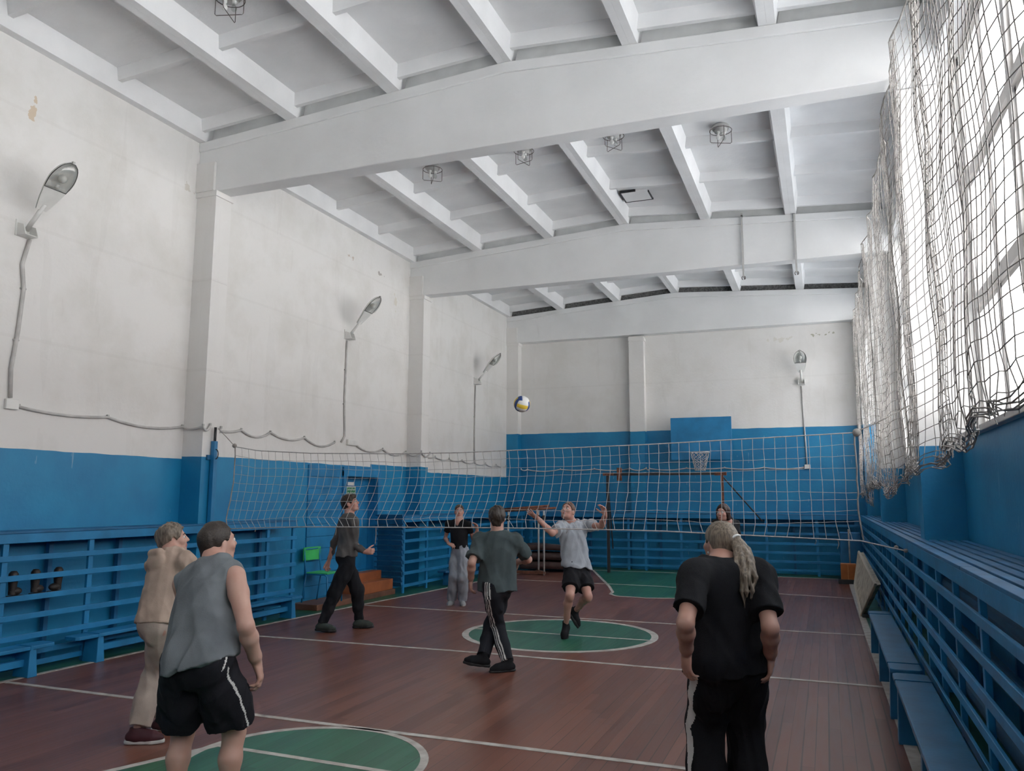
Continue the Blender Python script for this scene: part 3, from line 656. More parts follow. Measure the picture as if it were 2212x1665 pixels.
# ------------------------------------------------------------------ caged ceiling lights
def ceiling_light(label, loc, rz=0):
    t = thing('ceiling_light', label, 'ceiling light', (0, 0, 0), 'caged ceiling lights')
    MB().lathe([(.0, -.0), (.115, 0), (.125, -.03), (.11, -.055), (.10, -.05), (.085, -.05), (.085, -.09), (.0, -.09)], n=24).build('base_ring', MT['greym'], t, smooth=True)
    r_ = MB(); r_.tube([(.15*math.cos(a), .15*math.sin(a), -.07) for a in [2*PI*i/24 for i in range(24)]], .005, 5, closed=True); r_.build('ring', MT['wire'], t)
    c = MB()
    for a in (.3, .3+PI/2):
        dx, dy = .15*math.cos(a), .15*math.sin(a); c.tube([(dx, dy, -.06), (dx, dy, -.235), (dx*.9, dy*.9, -.25), (-dx*.9, -dy*.9, -.25), (-dx, -dy, -.235), (-dx, -dy, -.06)], .0045, 5)
    c.build('wire_guard', MT['wire'], t)
    for (dx, dy) in ((.04, .02), (-.035, -.03)):
        s_ = MB(); s_.tube([(dx, dy, -.08), (dx, dy, -.12)], .022, 10); so = s_.build('socket', MT['plasticw'], t, smooth=True)
        b = MB(); b.lathe([(.012, -.12), (.014, -.14), (.028, -.165), (.030, -.18), (.022, -.20), (0, -.207)], (dx, dy, 0), 12); b.build('bulb', MT['lampglass'] if dx > 0 else MT['plasticw'], so, smooth=True)
    t.location = loc; t.rotation_euler = (0, 0, rz); return t
def ceil_z(x): return top_z(x)+.255
c0 = ceiling_light('caged ceiling light in the nearest bay, cut by the top picture edge', (2.23, 6.09, ceil_z(2.23)))
for x, y, lb, rz in ((2.21, 10.75, 'caged ceiling light in the second bay, leftmost of the row', .3), (3.71, 10.81, 'caged ceiling light in the second bay, second from the left', 1.0),
                     (5.09, 10.81, 'caged ceiling light in the second bay, third from the left', .6), (6.58, 10.97, 'caged ceiling light in the second bay, rightmost, nearest the windows', .1)):
    dup(c0, (x, y, ceil_z(x)-.0), lb, 'caged ceiling lights', rz)
t = thing('ceiling_hatch', 'whitewashed square hatch patch on the ceiling of the second bay', 'hatch', (4.93, 13.1, 6.95))
m_ = MB(); m_.box(4.64, 5.10, 13.13, 13.58, ceil_z(4.93)-.035, ceil_z(4.93)+.02); m_.build('panel', MT['ceil'], t, bevel=.01)
m_ = MB(); z = ceil_z(4.93)-.012
for a, b, c, d in ((4.62, 5.12, 13.578, 13.60), (4.62, 4.645, 13.13, 13.6), (5.098, 5.115, 13.2, 13.6), (4.64, 4.9, 13.115, 13.13)): m_.box(a, b, c, d, z-.024, z+.02)
m_.build('cracked_edge', MT['dark'], t)
def strap(label, x):
    t = thing('beam_strap', label, 'beam strap', (x, 14.1, 5.4), 'steel straps on the middle beam')
    MB().box(x-.016, x+.016, 14.10, 14.135, 5.52, top_z(x)+.05).build('bar', MT['greym'], t)
    MB().box(x-.016, x+.016, 14.10, 14.47, top_z(x)-.005, top_z(x)+.02).build('top_plate', MT['wire'], t)
    MB().tube([(x, 14.12, 5.54)]+[(x+.03*math.sin(a), 14.12, 5.47-.035*math.cos(a)+.03) for a in [i*PI/6 for i in range(1, 12)]], .008, 6).build('hook', MT['wire'], t)
strap('steel strap with a hook hung over the middle beam, left one', 6.56); strap('steel strap with a hook hung over the middle beam, right one by the windows', 7.43)

# ------------------------------------------------------------------ door corner on the left wall
dr = MB(); dr.box(-.22, -.16, 11.9, 13.04, .40, 2.08); d_ = struct(dr.build('door_1', MT['blue']))
m_ = MB()
for y0, y1, z0, z1 in ((12.0, 12.85, .5, 1.0), (12.0, 12.85, 1.1, 1.45)): m_.box(-.165, -.15, y0, y1, z0, z1)
m_.build('door_panel', MT['blue'], d_)
fr = MB(); fr.box(-.02, .06, 11.86, 11.95, .42, 2.16); fr.box(-.02, .06, 13.0, 13.1, .35, 2.22); fr.box(-.02, .055, 11.86, 13.1, 2.06, 2.22); fr.box(-.25, 0, 13.015, 13.03, .4, 2.08)
struct(fr.build('trim_door', MT['blue'], bevel=.005))
pk = MB(); z = .12
while z < 2.2: pk.box(0, .022, 10.9, 11.86, z, min(2.22, z+.185)); z += .192
struct(pk.build('trim_planks', MT['blue']))
t = thing('exit_sign', 'green emergency exit sign with white lettering on the blue door frame', 'sign', (-.15, 12.4, 1.8))
SY = 12.42
MB().box(-.158, -.150, SY-.15, SY+.15, 1.70, 1.89).build('frame', MT['plasticw'], t); MB().box(-.150, -.147, SY-.135, SY+.135, 1.715, 1.875).build('green_field', mat('sign_green', (.01, .17, .06), .5), t)
def text(body, size, loc, rot, m_, parent, name):
    c = bpy.data.curves.new(name, 'FONT'); c.body = body; c.size = size; c.align_x = 'CENTER'; c.align_y = 'CENTER'; c.extrude = .0008
    o = bpy.data.objects.new(name, c); COL.objects.link(o); bpy.context.view_layer.update()
    me = bpy.data.meshes.new_from_object(o.evaluated_get(bpy.context.evaluated_depsgraph_get())); bpy.data.objects.remove(o); me.materials.clear(); me.materials.append(m_)
    o = bpy.data.objects.new(name, me); COL.objects.link(o); off = OFF[parent.name]; o.parent = parent; o.location = [loc[i]-off[i] for i in range(3)]; o.rotation_euler = rot; return o
RX = (PI/2, 0, PI/2)
text('ЗАПАСНЫЙ', .044, (-.146, SY, 1.835), RX, MT['plasticw'], t, 'lettering'); text('ВЫХОД', .066, (-.146, SY, 1.765), RX, MT['plasticw'], t, 'lettering')
tag(MB().box(-.158, -.150, SY-.11, SY+.10, 1.91, 1.97).build('paper_label', MT['plasticw']), 'small white paper label above the green exit sign', 'label')
t = thing('door_steps', 'orange-brown wooden steps below the door', 'steps', (.2, 12.6, 0))
MB().box(.0, .20, 11.95, 12.95, .09, .41).build('step', MT['orange'], t, bevel=.006); MB().box(.20, .44, 11.95, 12.95, .09, .27).build('step', MT['orange'], t, bevel=.006)
tag(MB().box(0, .47, 10.6, 12.99, 0, .09).build('platform', MT['brownp'], bevel=.008), 'low brown wooden platform on the floor in front of the door', 'platform')
# chair: blue tubular frame, bright green backrest
t = thing('chair', 'small school chair with a bright green backrest against the planked wall', 'chair', (.30, 10.95, .09))
cz = .096
fr = MB()
for yy in (10.72, 11.12):
    fr.tube([(.56, yy, cz), (.55, yy, cz+.40), (.50, yy, cz+.43), (.20, yy, cz+.43), (.16, yy, cz+.44), (.11, yy, cz+.84)], .012, 8); fr.tube([(.10, yy, cz), (.17, yy, cz+.43)], .012, 8)
fr.tube([(.11, 10.72, cz+.80), (.11, 11.12, cz+.80)], .011, 8); fr.build('frame', MT['blue'], t, smooth=True)
MB().box(.14, .55, 10.72, 11.12, cz+.435, cz+.455).build('seat', MT['greenp'], t, bevel=.008)
m_ = MB(); vs = []
for k in range(9):
    y = 10.70+.44*k/8; x = .13-.03*math.sin(PI*k/8)
    vs += [(x, y, cz+.63), (x, y, cz+.83), (x-.02, y, cz+.83), (x-.02, y, cz+.63)]
m_._add(vs, [(4*k+a, 4*k+4+a, 4*k+4+(a+1) % 4, 4*k+(a+1) % 4) for k in range(8) for a in range(4)]+[(0, 1, 2, 3), (35, 34, 33, 32)])
m_.build('backrest', MT['greenp'], t, smooth=False)
# dark boots wedged behind the left guard
def boot(label, y, x=.285, rz=0.0, flip=1):
    t = thing('boot', label, 'boot', (x, y, .76), 'dark boots behind the left guard')
    m_ = MB(); pr = [(.035, 0), (.035, .05), (.040, .10), (.046, .15), (.043, .20), (.025, .225), (0, .228)]
    m_.lathe([(r, .76+z+.0) for r, z in pr], (x, y, 0), 14); m_.ball((x, y+.03*flip, .79), (.04, .07, .04), 12, 8); m_.build('upper', MT['leather'], t, smooth=True)
    MB().box(x-.035, x+.038, y-.07+.03*flip, y+.07+.03*flip, .737, .752).build('sole', MT['rubber'], t, bevel=.006)
boot('dark boot behind the left guard, nearest the picture edge', 5.74); boot('dark boot behind the left guard, between the other two', 5.98); boot('dark boot behind the left guard, closest to the beige player', 6.24, flip=-1)
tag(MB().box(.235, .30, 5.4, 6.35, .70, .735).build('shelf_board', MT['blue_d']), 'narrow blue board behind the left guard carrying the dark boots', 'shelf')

# ------------------------------------------------------------------ far end equipment
t = thing('basketball_hoop', 'blue basketball backboard with a white net hoop on the far wall', 'basketball hoop', (5.04, 19.3, 3.1))
BZ = 3.6
MB().box(4.33, 5.74, 19.27, 19.31, 2.60, BZ).build('backboard', MT['blue'], t, bevel=.005)
for x in (4.55, 5.5): MB().bar((x, 19.31, 2.8), (x, D-.03, 2.7), .05, .05).build('support_arm', MT['blue_d'], t); MB().bar((x, 19.31, 3.4), (x, D-.03, 3.2), .05, .05).build('support_arm', MT['blue_d'], t)
HC = (5.04, 18.98, 2.76)
m_ = MB(); m_.tube([(HC[0]+.22*math.cos(a), HC[1]+.22*math.sin(a), HC[2]) for a in [2*PI*i/28 for i in range(28)]], .009, 6, closed=True); m_.tube([(HC[0]-.1, 19.27, HC[2]), (HC[0]-.1, 19.17, HC[2])], .01, 6); m_.tube([(HC[0]+.1, 19.27, HC[2]), (HC[0]+.1, 19.17, HC[2])], .01, 6); m_.build('rim', MT['steelw'], t, smooth=True)
m_ = MB(); rows = 6; nseg = 12
def hp(k, j): a = 2*PI*(k+.5*(j % 2))/nseg; rr = .22-.10*(j/rows)**.7; return (HC[0]+rr*math.cos(a), HC[1]+rr*math.sin(a), HC[2]-.055-.062*j+(.055 if j == 0 else 0))
for k in range(nseg):
    for s_ in (0, 1):
        m_.tube([hp(k+(s_ if j % 2 else 0)-(1 if (s_ == 0 and j % 2) else 0)*1, j) for j in range(rows+1)], .006, 4)
m_.build('hoop_net', MT['net'], t)
t = thing('goal_frame', 'rusty steel goal frame with a dark crossbar in front of the far wall', 'goal', (4.3, 18.5, 0))
GY = 18.5
MB().bar((2.97, GY, 0), (2.97, GY, 2.27), .06, .06, (0,1,0)).build('goal_post', MT['dark'], t); MB().bar((5.58, GY, 0), (5.58, GY, 2.27), .06, .06, (0,1,0)).build('goal_post', MT['rust'], t)
MB().bar((2.90, GY, 2.25), (5.65, GY, 2.25), .06, .06).build('crossbar', MT['dark'], t)
m_ = MB(); m_.box(2.86, 3.12, GY-.035, GY+.035, 2.22, 2.29); m_.box(3.20, 3.30, GY-.05, GY+.05, 2.10, 2.40); m_.box(5.42, 5.68, GY-.035, GY+.035, 2.21, 2.29); m_.build('bracket', MT['rust'], t)
m_ = MB(); m_.tube([(2.97, GY, 2.2), (2.9, 19.2, .5)], .015, 6); m_.tube([(5.58, GY, 2.2), (6.35, 19.2, 1.2)], .015, 6); m_.build('stay', MT['dark'], t)
t = thing('parallel_bars', 'gymnastic parallel bars with rusty rails by the far left corner', 'parallel bars', (1.4, 17.6, 0))
for (p, q) in (((.62, 17.25, 1.42), (1.78, 17.75, 1.52)), ((.85, 16.95, 1.40), (2.05, 17.4, 1.475))): MB().tube([p, q], .026, 8).build('rail', MT['rust'], t, smooth=True)
for (x, y) in ((.80, 17.33), (1.55, 17.65), (1.05, 17.03), (1.80, 17.3)):
    MB().tube([(x, y, .0), (x, y, 1.42)], .022, 8).build('post', MT['greym'], t, smooth=True); MB().ball((x, y, 1.25), (.05, .05, .07), 10, 8).build('clamp', MT['dark'], t, smooth=True)
MB().bar((.78, 17.3, .05), (1.82, 17.32, .05), .08, .06).build('base', MT['rust'], t); MB().bar((1.53, 17.63, .05), (1.8, 17.3, .05), .08, .06).build('base', MT['rust'], t)
def mat_pad(label, x0, x1, y0, y1, z0, z1, sag):
    m_ = MB(); n = 10; vs = []; nn = (n+1)
    for top in (0, 1):
        for i in range(nn):
            for j in range(nn):
                u, v = i/n, j/n; e = 1-max(abs(2*u-1), abs(2*v-1))**6*.15
                z = (z1 if top else z0)+sag*(math.sin(u*3+v*2))*.5; z = (z0+z1)/2+(z-(z0+z1)/2)*e
                vs.append((x0+(x1-x0)*u, y0+(y1-y0)*v+.15*u, z))
    fs = []; B = nn*nn
    for i in range(n):
        for j in range(n): a = i*nn+j; fs += [(B+a, B+a+nn, B+a+nn+1, B+a+1), (a, a+1, a+nn+1, a+nn)]
    for i in range(n): a = i*nn; b = i*nn+n; fs += [(a, a+nn, B+a+nn, B+a), (b+nn, b, B+b, B+b+nn)]
    for j in range(n): a = j; b = n*nn+j; fs += [(a+1, a, B+a, B+a+1), (b, b+1, B+b+1, B+b)]
    m_._add(vs, fs); return tag(m_.build('gym_mat', MT['matbrown'], smooth=True), label, 'gym mat', 'brown mats by the parallel bars')
mat_pad('brown gym mat at the bottom of the pile by the parallel bars', 1.0, 2.35, 17.9, 18.9, .05, .22, .03)
mat_pad('brown gym mat in the middle of the pile by the parallel bars', 1.05, 2.3, 17.95, 18.9, .25, .42, .04)
mat_pad('brown gym mat on top of the pile by the parallel bars', .95, 2.25, 17.95, 18.85, .46, .60, .06)
t = thing('wooden_box', 'small orange wooden box on a dark base in the far right corner', 'box', (8.05, 18.05, 0))
MB().box(7.93, 8.22, 17.95, 18.2, .08, .40).build('box_body', mat('orange_box', (.42, .13, .03), .5, var=.15), t, bevel=.006); MB().box(7.88, 8.27, 17.92, 18.25, 0, .09).build('base', MT['dark'], t)
MB().box(8.06, 8.075, 17.945, 17.951, .09, .39).build('seam', mat('box_seam', (.55, .22, .08), .5), t)
t = thing('pole_rack', 'dark stand with a pale upright pole in the far right corner', 'stand', (8.2, 18.4, 0))
MB().box(7.95, 8.35, 18.35, 18.9, 0, 1.0).build('cabinet', MT['blue_d'], t, bevel=.01); MB().tube([(8.12, 18.3, 0), (8.12, 18.3, 1.08)], .016, 8).build('pole', MT['netd'], t, smooth=True)
t = thing('springboard', 'cream canvas-covered springboard tipped on its side at the right line', 'springboard', (8.2, 13.5, 0))
m_ = MB(); A = [(8.10, 13.25, .02), (8.20, 13.28, .02), (8.27, 12.6, .72), (8.16, 14.9, .80), (8.09, 14.9, .80)]
m_._add([(8.13, 13.2, 0), (8.30, 12.2, .55), (8.20, 14.9, .82), (8.10, 14.4, .35), (8.17, 13.25, 0), (8.36, 12.25, .56), (8.26, 14.95, .82), (8.16, 14.45, .35)],
        [(0, 1, 2, 3), (7, 6, 5, 4), (0, 4, 5, 1), (1, 5, 6, 2), (2, 6, 7, 3), (3, 7, 4, 0)])
m_.build('board', mat('cream_canvas', (.36, .33, .27), .8, var=.25, scale=10), t)
m_ = MB(); m_.tube([(8.12, 13.2, .02), (8.29, 12.2, .56), (8.19, 14.9, .83), (8.09, 14.4, .35)], .02, 6, closed=True); m_.build('edge_rail', mat('cream_wood', (.45, .41, .34), .6), t)
MB().box(8.13, 8.22, 13.05, 13.25, 0, .05).build('foot', MT['rubber'], t)

# ------------------------------------------------------------------ protective net curtain before the windows
NBOT = [(1, 2.1), (3.9, 2.1), (5, 2.02), (6.3, 2.0), (7.2, 1.93), (8, 1.98), (9.2, 1.9), (10.4, 1.80), (11.9, 1.75), (13.2, 1.95), (14.5, 1.85), (15.8, 1.9), (16.9, 1.58), (18.4, 1.85), (19.4, 1.7)]
curt = thing('safety_net', 'tall pale net curtain hanging in folds before the windows', 'safety net', (8.5, 10, 1.7))
rn = random.Random(11)
U = 215; ROWS = 36
def cpath(u):
    y = 1.2+18.1*u
    x = 8.47+.035*math.sin(y*4.1)+.02*math.sin(y*9.3+1)
    y += .16*math.sin(y*8.2)*(.4+.6*(math.sin(y*1.05-.2) > .25))
    return x, y
cg = []
for i in range(U+1):
    x, y = cpath(i/U); zb = lerp_tab(NBOT, y); col_ = []
    zt = 5.72-.10*math.sin(PI*((y-2.16) % 6)/6)
    for j in range(ROWS+1):
        t_ = j/ROWS; z = zt+(zb-zt)*t_**.97
        bul = .05*t_*math.sin(y*2.3)+.012*math.sin(z*5+y)
        low = max(0, t_-.86)/.14
        col_.append((min(8.84, x+bul+low*.02*math.sin(i*1.3+j)), y+low*.035*math.sin(i*.9+2*j)+.02*math.sin(z*3+y*2), z+low*.02*math.sin(i*1.7)))
    cg.append(col_)
m_ = MB()
for i in range(U+1): m_.tube(cg[i], .0033, 3, caps=False)
for j in range(1, ROWS): m_.tube([cg[i][j] for i in range(U+1)], .0033, 3, caps=False)
m_.build('mesh', MT['netd'], curt)
m_ = MB(); m_.tube([cg[i][0] for i in range(0, U+1, 2)], .008, 5); m_.build('top_rope', MT['netd'], curt)
m_ = MB()
for k in range(5):
    p1, p2 = rn.uniform(0, 6), rn.uniform(0, 6); m_.tube([(cg[i][ROWS][0]+.018*math.sin(i*.23+p1)-.01, cg[i][ROWS][1], cg[i][ROWS][2]+.03*math.sin(i*.31+p2)+.012*k) for i in range(U+1)], .0045, 4, caps=False)
m_.build('gathered_hem', MT['netd'], curt)

# ------------------------------------------------------------------ people: smooth bodies grown from a distance field round the bones
def surface_nets(F, o, h):
    ins = F < 0; nx, ny, nz = F.shape
    c = [(i, j, k) for i in (0, 1) for j in (0, 1) for k in (0, 1)]
    cnt = np.zeros((nx-1, ny-1, nz-1), np.int8)
    for (i, j, k) in c: cnt += ins[i:nx-1+i, j:ny-1+j, k:nz-1+k]
    act = (cnt > 0) & (cnt < 8); idx = np.argwhere(act)
    if len(idx) == 0: return np.zeros((0, 3)), np.zeros((0, 4), int)
    vid = np.full(act.shape, -1, np.int64); vid[act] = np.arange(len(idx))
    val = {q: F[idx[:, 0]+q[0], idx[:, 1]+q[1], idx[:, 2]+q[2]] for q in c}
    acc = np.zeros((len(idx), 3)); n = np.zeros(len(idx))
    for a in c:
        for ax in range(3):
            if a[ax]: continue
            b = list(a); b[ax] = 1; b = tuple(b); va, vb = val[a], val[b]; m = (va < 0) != (vb < 0)
            t = np.where(m, va/np.where(m, va-vb, 1), 0); p = np.zeros((len(idx), 3)); p[:] = a; p[:, ax] += t
            acc[m] += p[m]; n[m] += 1
    V = (idx+acc/np.maximum(n, 1)[:, None])*h+o
    Q = []
    for ax in range(3):
        sl = [slice(1, -1)]*3; sl[ax] = slice(0, -1)
        sh = [slice(1, -1)]*3; sh[ax] = slice(1, None)
        a = ins[tuple(sl)]; b = ins[tuple(sh)]; e = np.argwhere(a != b)
        if len(e) == 0: continue
        fl = a[e[:, 0], e[:, 1], e[:, 2]]; g = e.copy(); u, v = [(1, 2), (2, 0), (0, 1)][ax]
        g[:, u] += 1; g[:, v] += 1
        def cell(du, dv): q = g.copy(); q[:, u] += du; q[:, v] += dv; return vid[q[:, 0], q[:, 1], q[:, 2]]
        q = np.stack([cell(-1, -1), cell(0, -1), cell(0, 0), cell(-1, 0)], 1)
        q[~fl] = q[~fl][:, ::-1]; Q.append(q)
    Q = np.concatenate(Q); Q = Q[(Q >= 0).all(1)]
    return V, Q
def V3(*a): return np.array(a, float)
def unit(v): v = np.asarray(v, float); return v/np.linalg.norm(v)
class Field:
    def __init__(s, lo, hi, h):
        s.h = h; s.o = np.asarray(lo, float); s.n = np.ceil((np.asarray(hi)-s.o)/h).astype(int)+1
        s.F = np.full(tuple(s.n), .5, np.float32)
    def sub(s, lo, hi):
        a = np.clip(np.floor((np.asarray(lo)-s.o)/s.h).astype(int), 0, s.n-1); b = np.clip(np.ceil((np.asarray(hi)-s.o)/s.h).astype(int)+1, 1, s.n)
        if (b <= a).any(): return None, None
        sl = tuple(slice(a[i], b[i]) for i in range(3)); ax = [(np.arange(a[i], b[i])*s.h+s.o[i]).astype(np.float32) for i in range(3)]
        return sl, (ax[0][:, None, None], ax[1][None, :, None], ax[2][None, None, :])
    def put(s, sl, d, k, op):
        f = s.F[sl]
        if op == 'add': hh = np.clip(.5+.5*(f-d)/k, 0, 1); s.F[sl] = f*(1-hh)+d*hh-k*hh*(1-hh)
        elif op == 'sub': hh = np.clip(.5-.5*(f+d)/k, 0, 1); s.F[sl] = f*(1-hh)-d*hh+k*hh*(1-hh)
    def cone(s, p, q, r1, r2, k=.02, flat=None, cut=(), op='add'):
        p = np.asarray(p, float); q = np.asarray(q, float); R = max(r1, r2)*max(1, flat[1] if flat else 1)+k+.03
        sl, X = s.sub(np.minimum(p, q)-R, np.maximum(p, q)+R)
        if sl is None: return s
        d = q-p; L2 = max(float(d@d), 1e-9); v = [X[i]-np.float32(p[i]) for i in range(3)]
        t = np.clip((v[0]*d[0]+v[1]*d[1]+v[2]*d[2])/L2, 0, 1)
        w = [v[i]-t*d[i] for i in range(3)]
        if flat:
            n = unit(flat[0]); m = (w[0]*n[0]+w[1]*n[1]+w[2]*n[2])*(1/flat[1]-1); w = [w[i]+m*n[i] for i in range(3)]
        D = np.sqrt(w[0]**2+w[1]**2+w[2]**2)-(r1+(r2-r1)*t)
        if flat and flat[1] < 1: D = D*(.5+.5*flat[1])
        for (c, n) in cut: n = unit(n); D = np.maximum(D, (X[0]-c[0])*n[0]+(X[1]-c[1])*n[1]+(X[2]-c[2])*n[2])
        s.put(sl, D.astype(np.float32), k, op); return s
    def chain(s, pts, rs, k=.02, **kw):
        for i in range(len(pts)-1): s.cone(pts[i], pts[i+1], rs[i], rs[i+1], k, **kw)
        return s
    def ell(s, c, R, r, k=.02, cut=(), op='add'):      # R: rows = axes
        c = np.asarray(c, float); m = max(r)+k+.03; sl, X = s.sub(c-m, c+m)
        if sl is None: return s
        v = [X[i]-np.float32(c[i]) for i in range(3)]; a = [(v[0]*R[j][0]+v[1]*R[j][1]+v[2]*R[j][2])/r[j] for j in range(3)]
        k0 = np.sqrt(a[0]**2+a[1]**2+a[2]**2); k1 = np.sqrt((a[0]/r[0])**2+(a[1]/r[1])**2+(a[2]/r[2])**2)
        D = k0*(k0-1)/np.maximum(k1, 1e-6)
        for (cc, n) in cut: n = unit(n); D = np.maximum(D, (X[0]-cc[0])*n[0]+(X[1]-cc[1])*n[1]+(X[2]-cc[2])*n[2])
        s.put(sl, D.astype(np.float32), k, op); return s
    def clip(s, c, n):                                    # keep the side n points away from
        n = unit(n); sl, X = s.sub(s.o, s.o+s.n*s.h); s.F[sl] = np.maximum(s.F[sl], (X[0]-c[0])*n[0]+(X[1]-c[1])*n[1]+(X[2]-c[2])*n[2]); return s
    def folds(s, amp, seed, n=5, kmin=22, kmax=55, stretch=(1, 1, .45)):
        r = random.Random(seed); sl, X = s.sub(s.o, s.o+s.n*s.h); tot = 0
        for i in range(n):
            th = r.uniform(0, 2*PI); ph = r.uniform(-.9, .9); k = r.uniform(kmin, kmax)
            kx, ky, kz = k*math.cos(th)*math.cos(ph)*stretch[0], k*math.sin(th)*math.cos(ph)*stretch[1], k*math.sin(ph)*stretch[2]
            wob = 1.2*np.sin(X[0]*r.uniform(5, 14)+X[2]*r.uniform(5, 12)+r.uniform(0, 6))
            w = np.sin(X[0]*kx+X[1]*ky+X[2]*kz+r.uniform(0, 6)+wob); tot = tot+.6*w+.9*(np.abs(w)-.64)
        s.F += (amp*tot/math.sqrt(n)*1.7).astype(np.float32); return s
    def mesh(s, name, mats, parent=None, loc=None, face_mat=None):
        F = s.F
        for ax in range(3):
            a = [slice(None)]*3; a[ax] = 0; F[tuple(a)] = np.maximum(F[tuple(a)], .001); a[ax] = -1; F[tuple(a)] = np.maximum(F[tuple(a)], .001)
        V, Q = surface_nets(F, s.o, s.h)
        for _ in range(1):                                # one light smoothing pass
            acc = np.zeros_like(V); n = np.zeros(len(V))
            for a in range(4): np.add.at(acc, Q[:, a], V[Q[:, (a+1) % 4]]+V[Q[:, (a+3) % 4]]); np.add.at(n, Q[:, a], 2)
            V = V*.5+.5*acc/np.maximum(n, 1)[:, None]
        off = np.array(loc if loc is not None else OFF.get(parent.name, (0, 0, 0)))
        me = bpy.data.meshes.new(name); Vl = V-off
        me.vertices.add(len(V)); me.vertices.foreach_set('co', Vl.astype(np.float32).ravel())
        me.loops.add(len(Q)*4); me.loops.foreach_set('vertex_index', Q.astype(np.int32).ravel())
        me.polygons.add(len(Q)); me.polygons.foreach_set('loop_start', np.arange(0, len(Q)*4, 4, dtype=np.int32)); me.polygons.foreach_set('loop_total', np.full(len(Q), 4, np.int32))
        ms = mats if isinstance(mats, (list, tuple)) else [mats]
        for m in ms: me.materials.append(m)
        if face_mat is not None: me.polygons.foreach_set('material_index', face_mat(V[Q].mean(1)).astype(np.int32))
        me.update(calc_edges=True); me.validate(); me.polygons.foreach_set('use_smooth', np.ones(len(me.polygons), bool)); me.update()
        o = bpy.data.objects.new(name, me); COL.objects.link(o)
        if loc is not None: o.location = tuple(float(q) for q in loc)
        if parent: o.parent = parent
        OFF[o.name] = tuple(float(q) for q in off)
        return o
def skin_mat(name, col):
    m, nt, p = new_mat(name); p.inputs['Roughness'].default_value = .55; p.inputs['Subsurface Weight'].default_value = .12; p.inputs['Subsurface Radius'].default_value = (.012, .005, .003)
    n = nt.nodes.new('ShaderNodeTexNoise'); n.inputs['Scale'].default_value = 9; n.inputs['Detail'].default_value = 4
    tc = nt.nodes.new('ShaderNodeTexCoord'); nt.links.new(tc.outputs['Object'], n.inputs['Vector'])
    r = nt.nodes.new('ShaderNodeValToRGB'); r.color_ramp.elements[0].position = .35; r.color_ramp.elements[1].position = .7
    r.color_ramp.elements[0].color = (col[0]*.92, col[1]*.82, col[2]*.80, 1); r.color_ramp.elements[1].color = (*col, 1)
    nt.links.new(n.outputs['Fac'], r.inputs[0]); nt.links.new(r.outputs[0], p.inputs['Base Color']); return m
def hair_mat(name, c1, c2, st=(60, 60, 9)):
    m, nt, p = new_mat(name); p.inputs['Roughness'].default_value = .5
    tc = nt.nodes.new('ShaderNodeTexCoord'); mp = nt.nodes.new('ShaderNodeMapping'); mp.inputs['Scale'].default_value = st; nt.links.new(tc.outputs['Object'], mp.inputs[0])
    n = nt.nodes.new('ShaderNodeTexNoise'); n.inputs['Scale'].default_value = 1.6; n.inputs['Detail'].default_value = 5; nt.links.new(mp.outputs[0], n.inputs['Vector'])
    r = nt.nodes.new('ShaderNodeValToRGB'); r.color_ramp.elements[0].position = .35; r.color_ramp.elements[1].position = .65; r.color_ramp.elements[0].color = (*c1, 1); r.color_ramp.elements[1].color = (*c2, 1)
    nt.links.new(n.outputs['Fac'], r.inputs[0]); nt.links.new(r.outputs[0], p.inputs['Base Color'])
    b = nt.nodes.new('ShaderNodeBump'); b.inputs['Strength'].default_value = .5; b.inputs['Distance'].default_value = .006; nt.links.new(n.outputs['Fac'], b.inputs['Height']); nt.links.new(b.outputs[0], p.inputs['Normal']); return m
def cloth_mat(name, col, rough=.85, var=.12):
    return mat(name, col, rough, var=var, scale=7, bump=.15, bscale=160, spec=.25)
MT['lip'] = mat('lips', (.42, .17, .15), .5); MT['eyew'] = mat('eye_white', (.62, .60, .58), .3); MT['iris'] = mat('iris', (.03, .025, .02), .2)
MT['sole_w'] = mat('white_rubber_sole', (.55, .54, .52), .6, var=.15); MT['sole_k'] = mat('black_rubber_sole', (.015, .015, .016), .6)
G_F = V3(-.3607, .9327, 0); G_R = V3(.9327, .3607, 0); ZZ = V3(0, 0, 1)

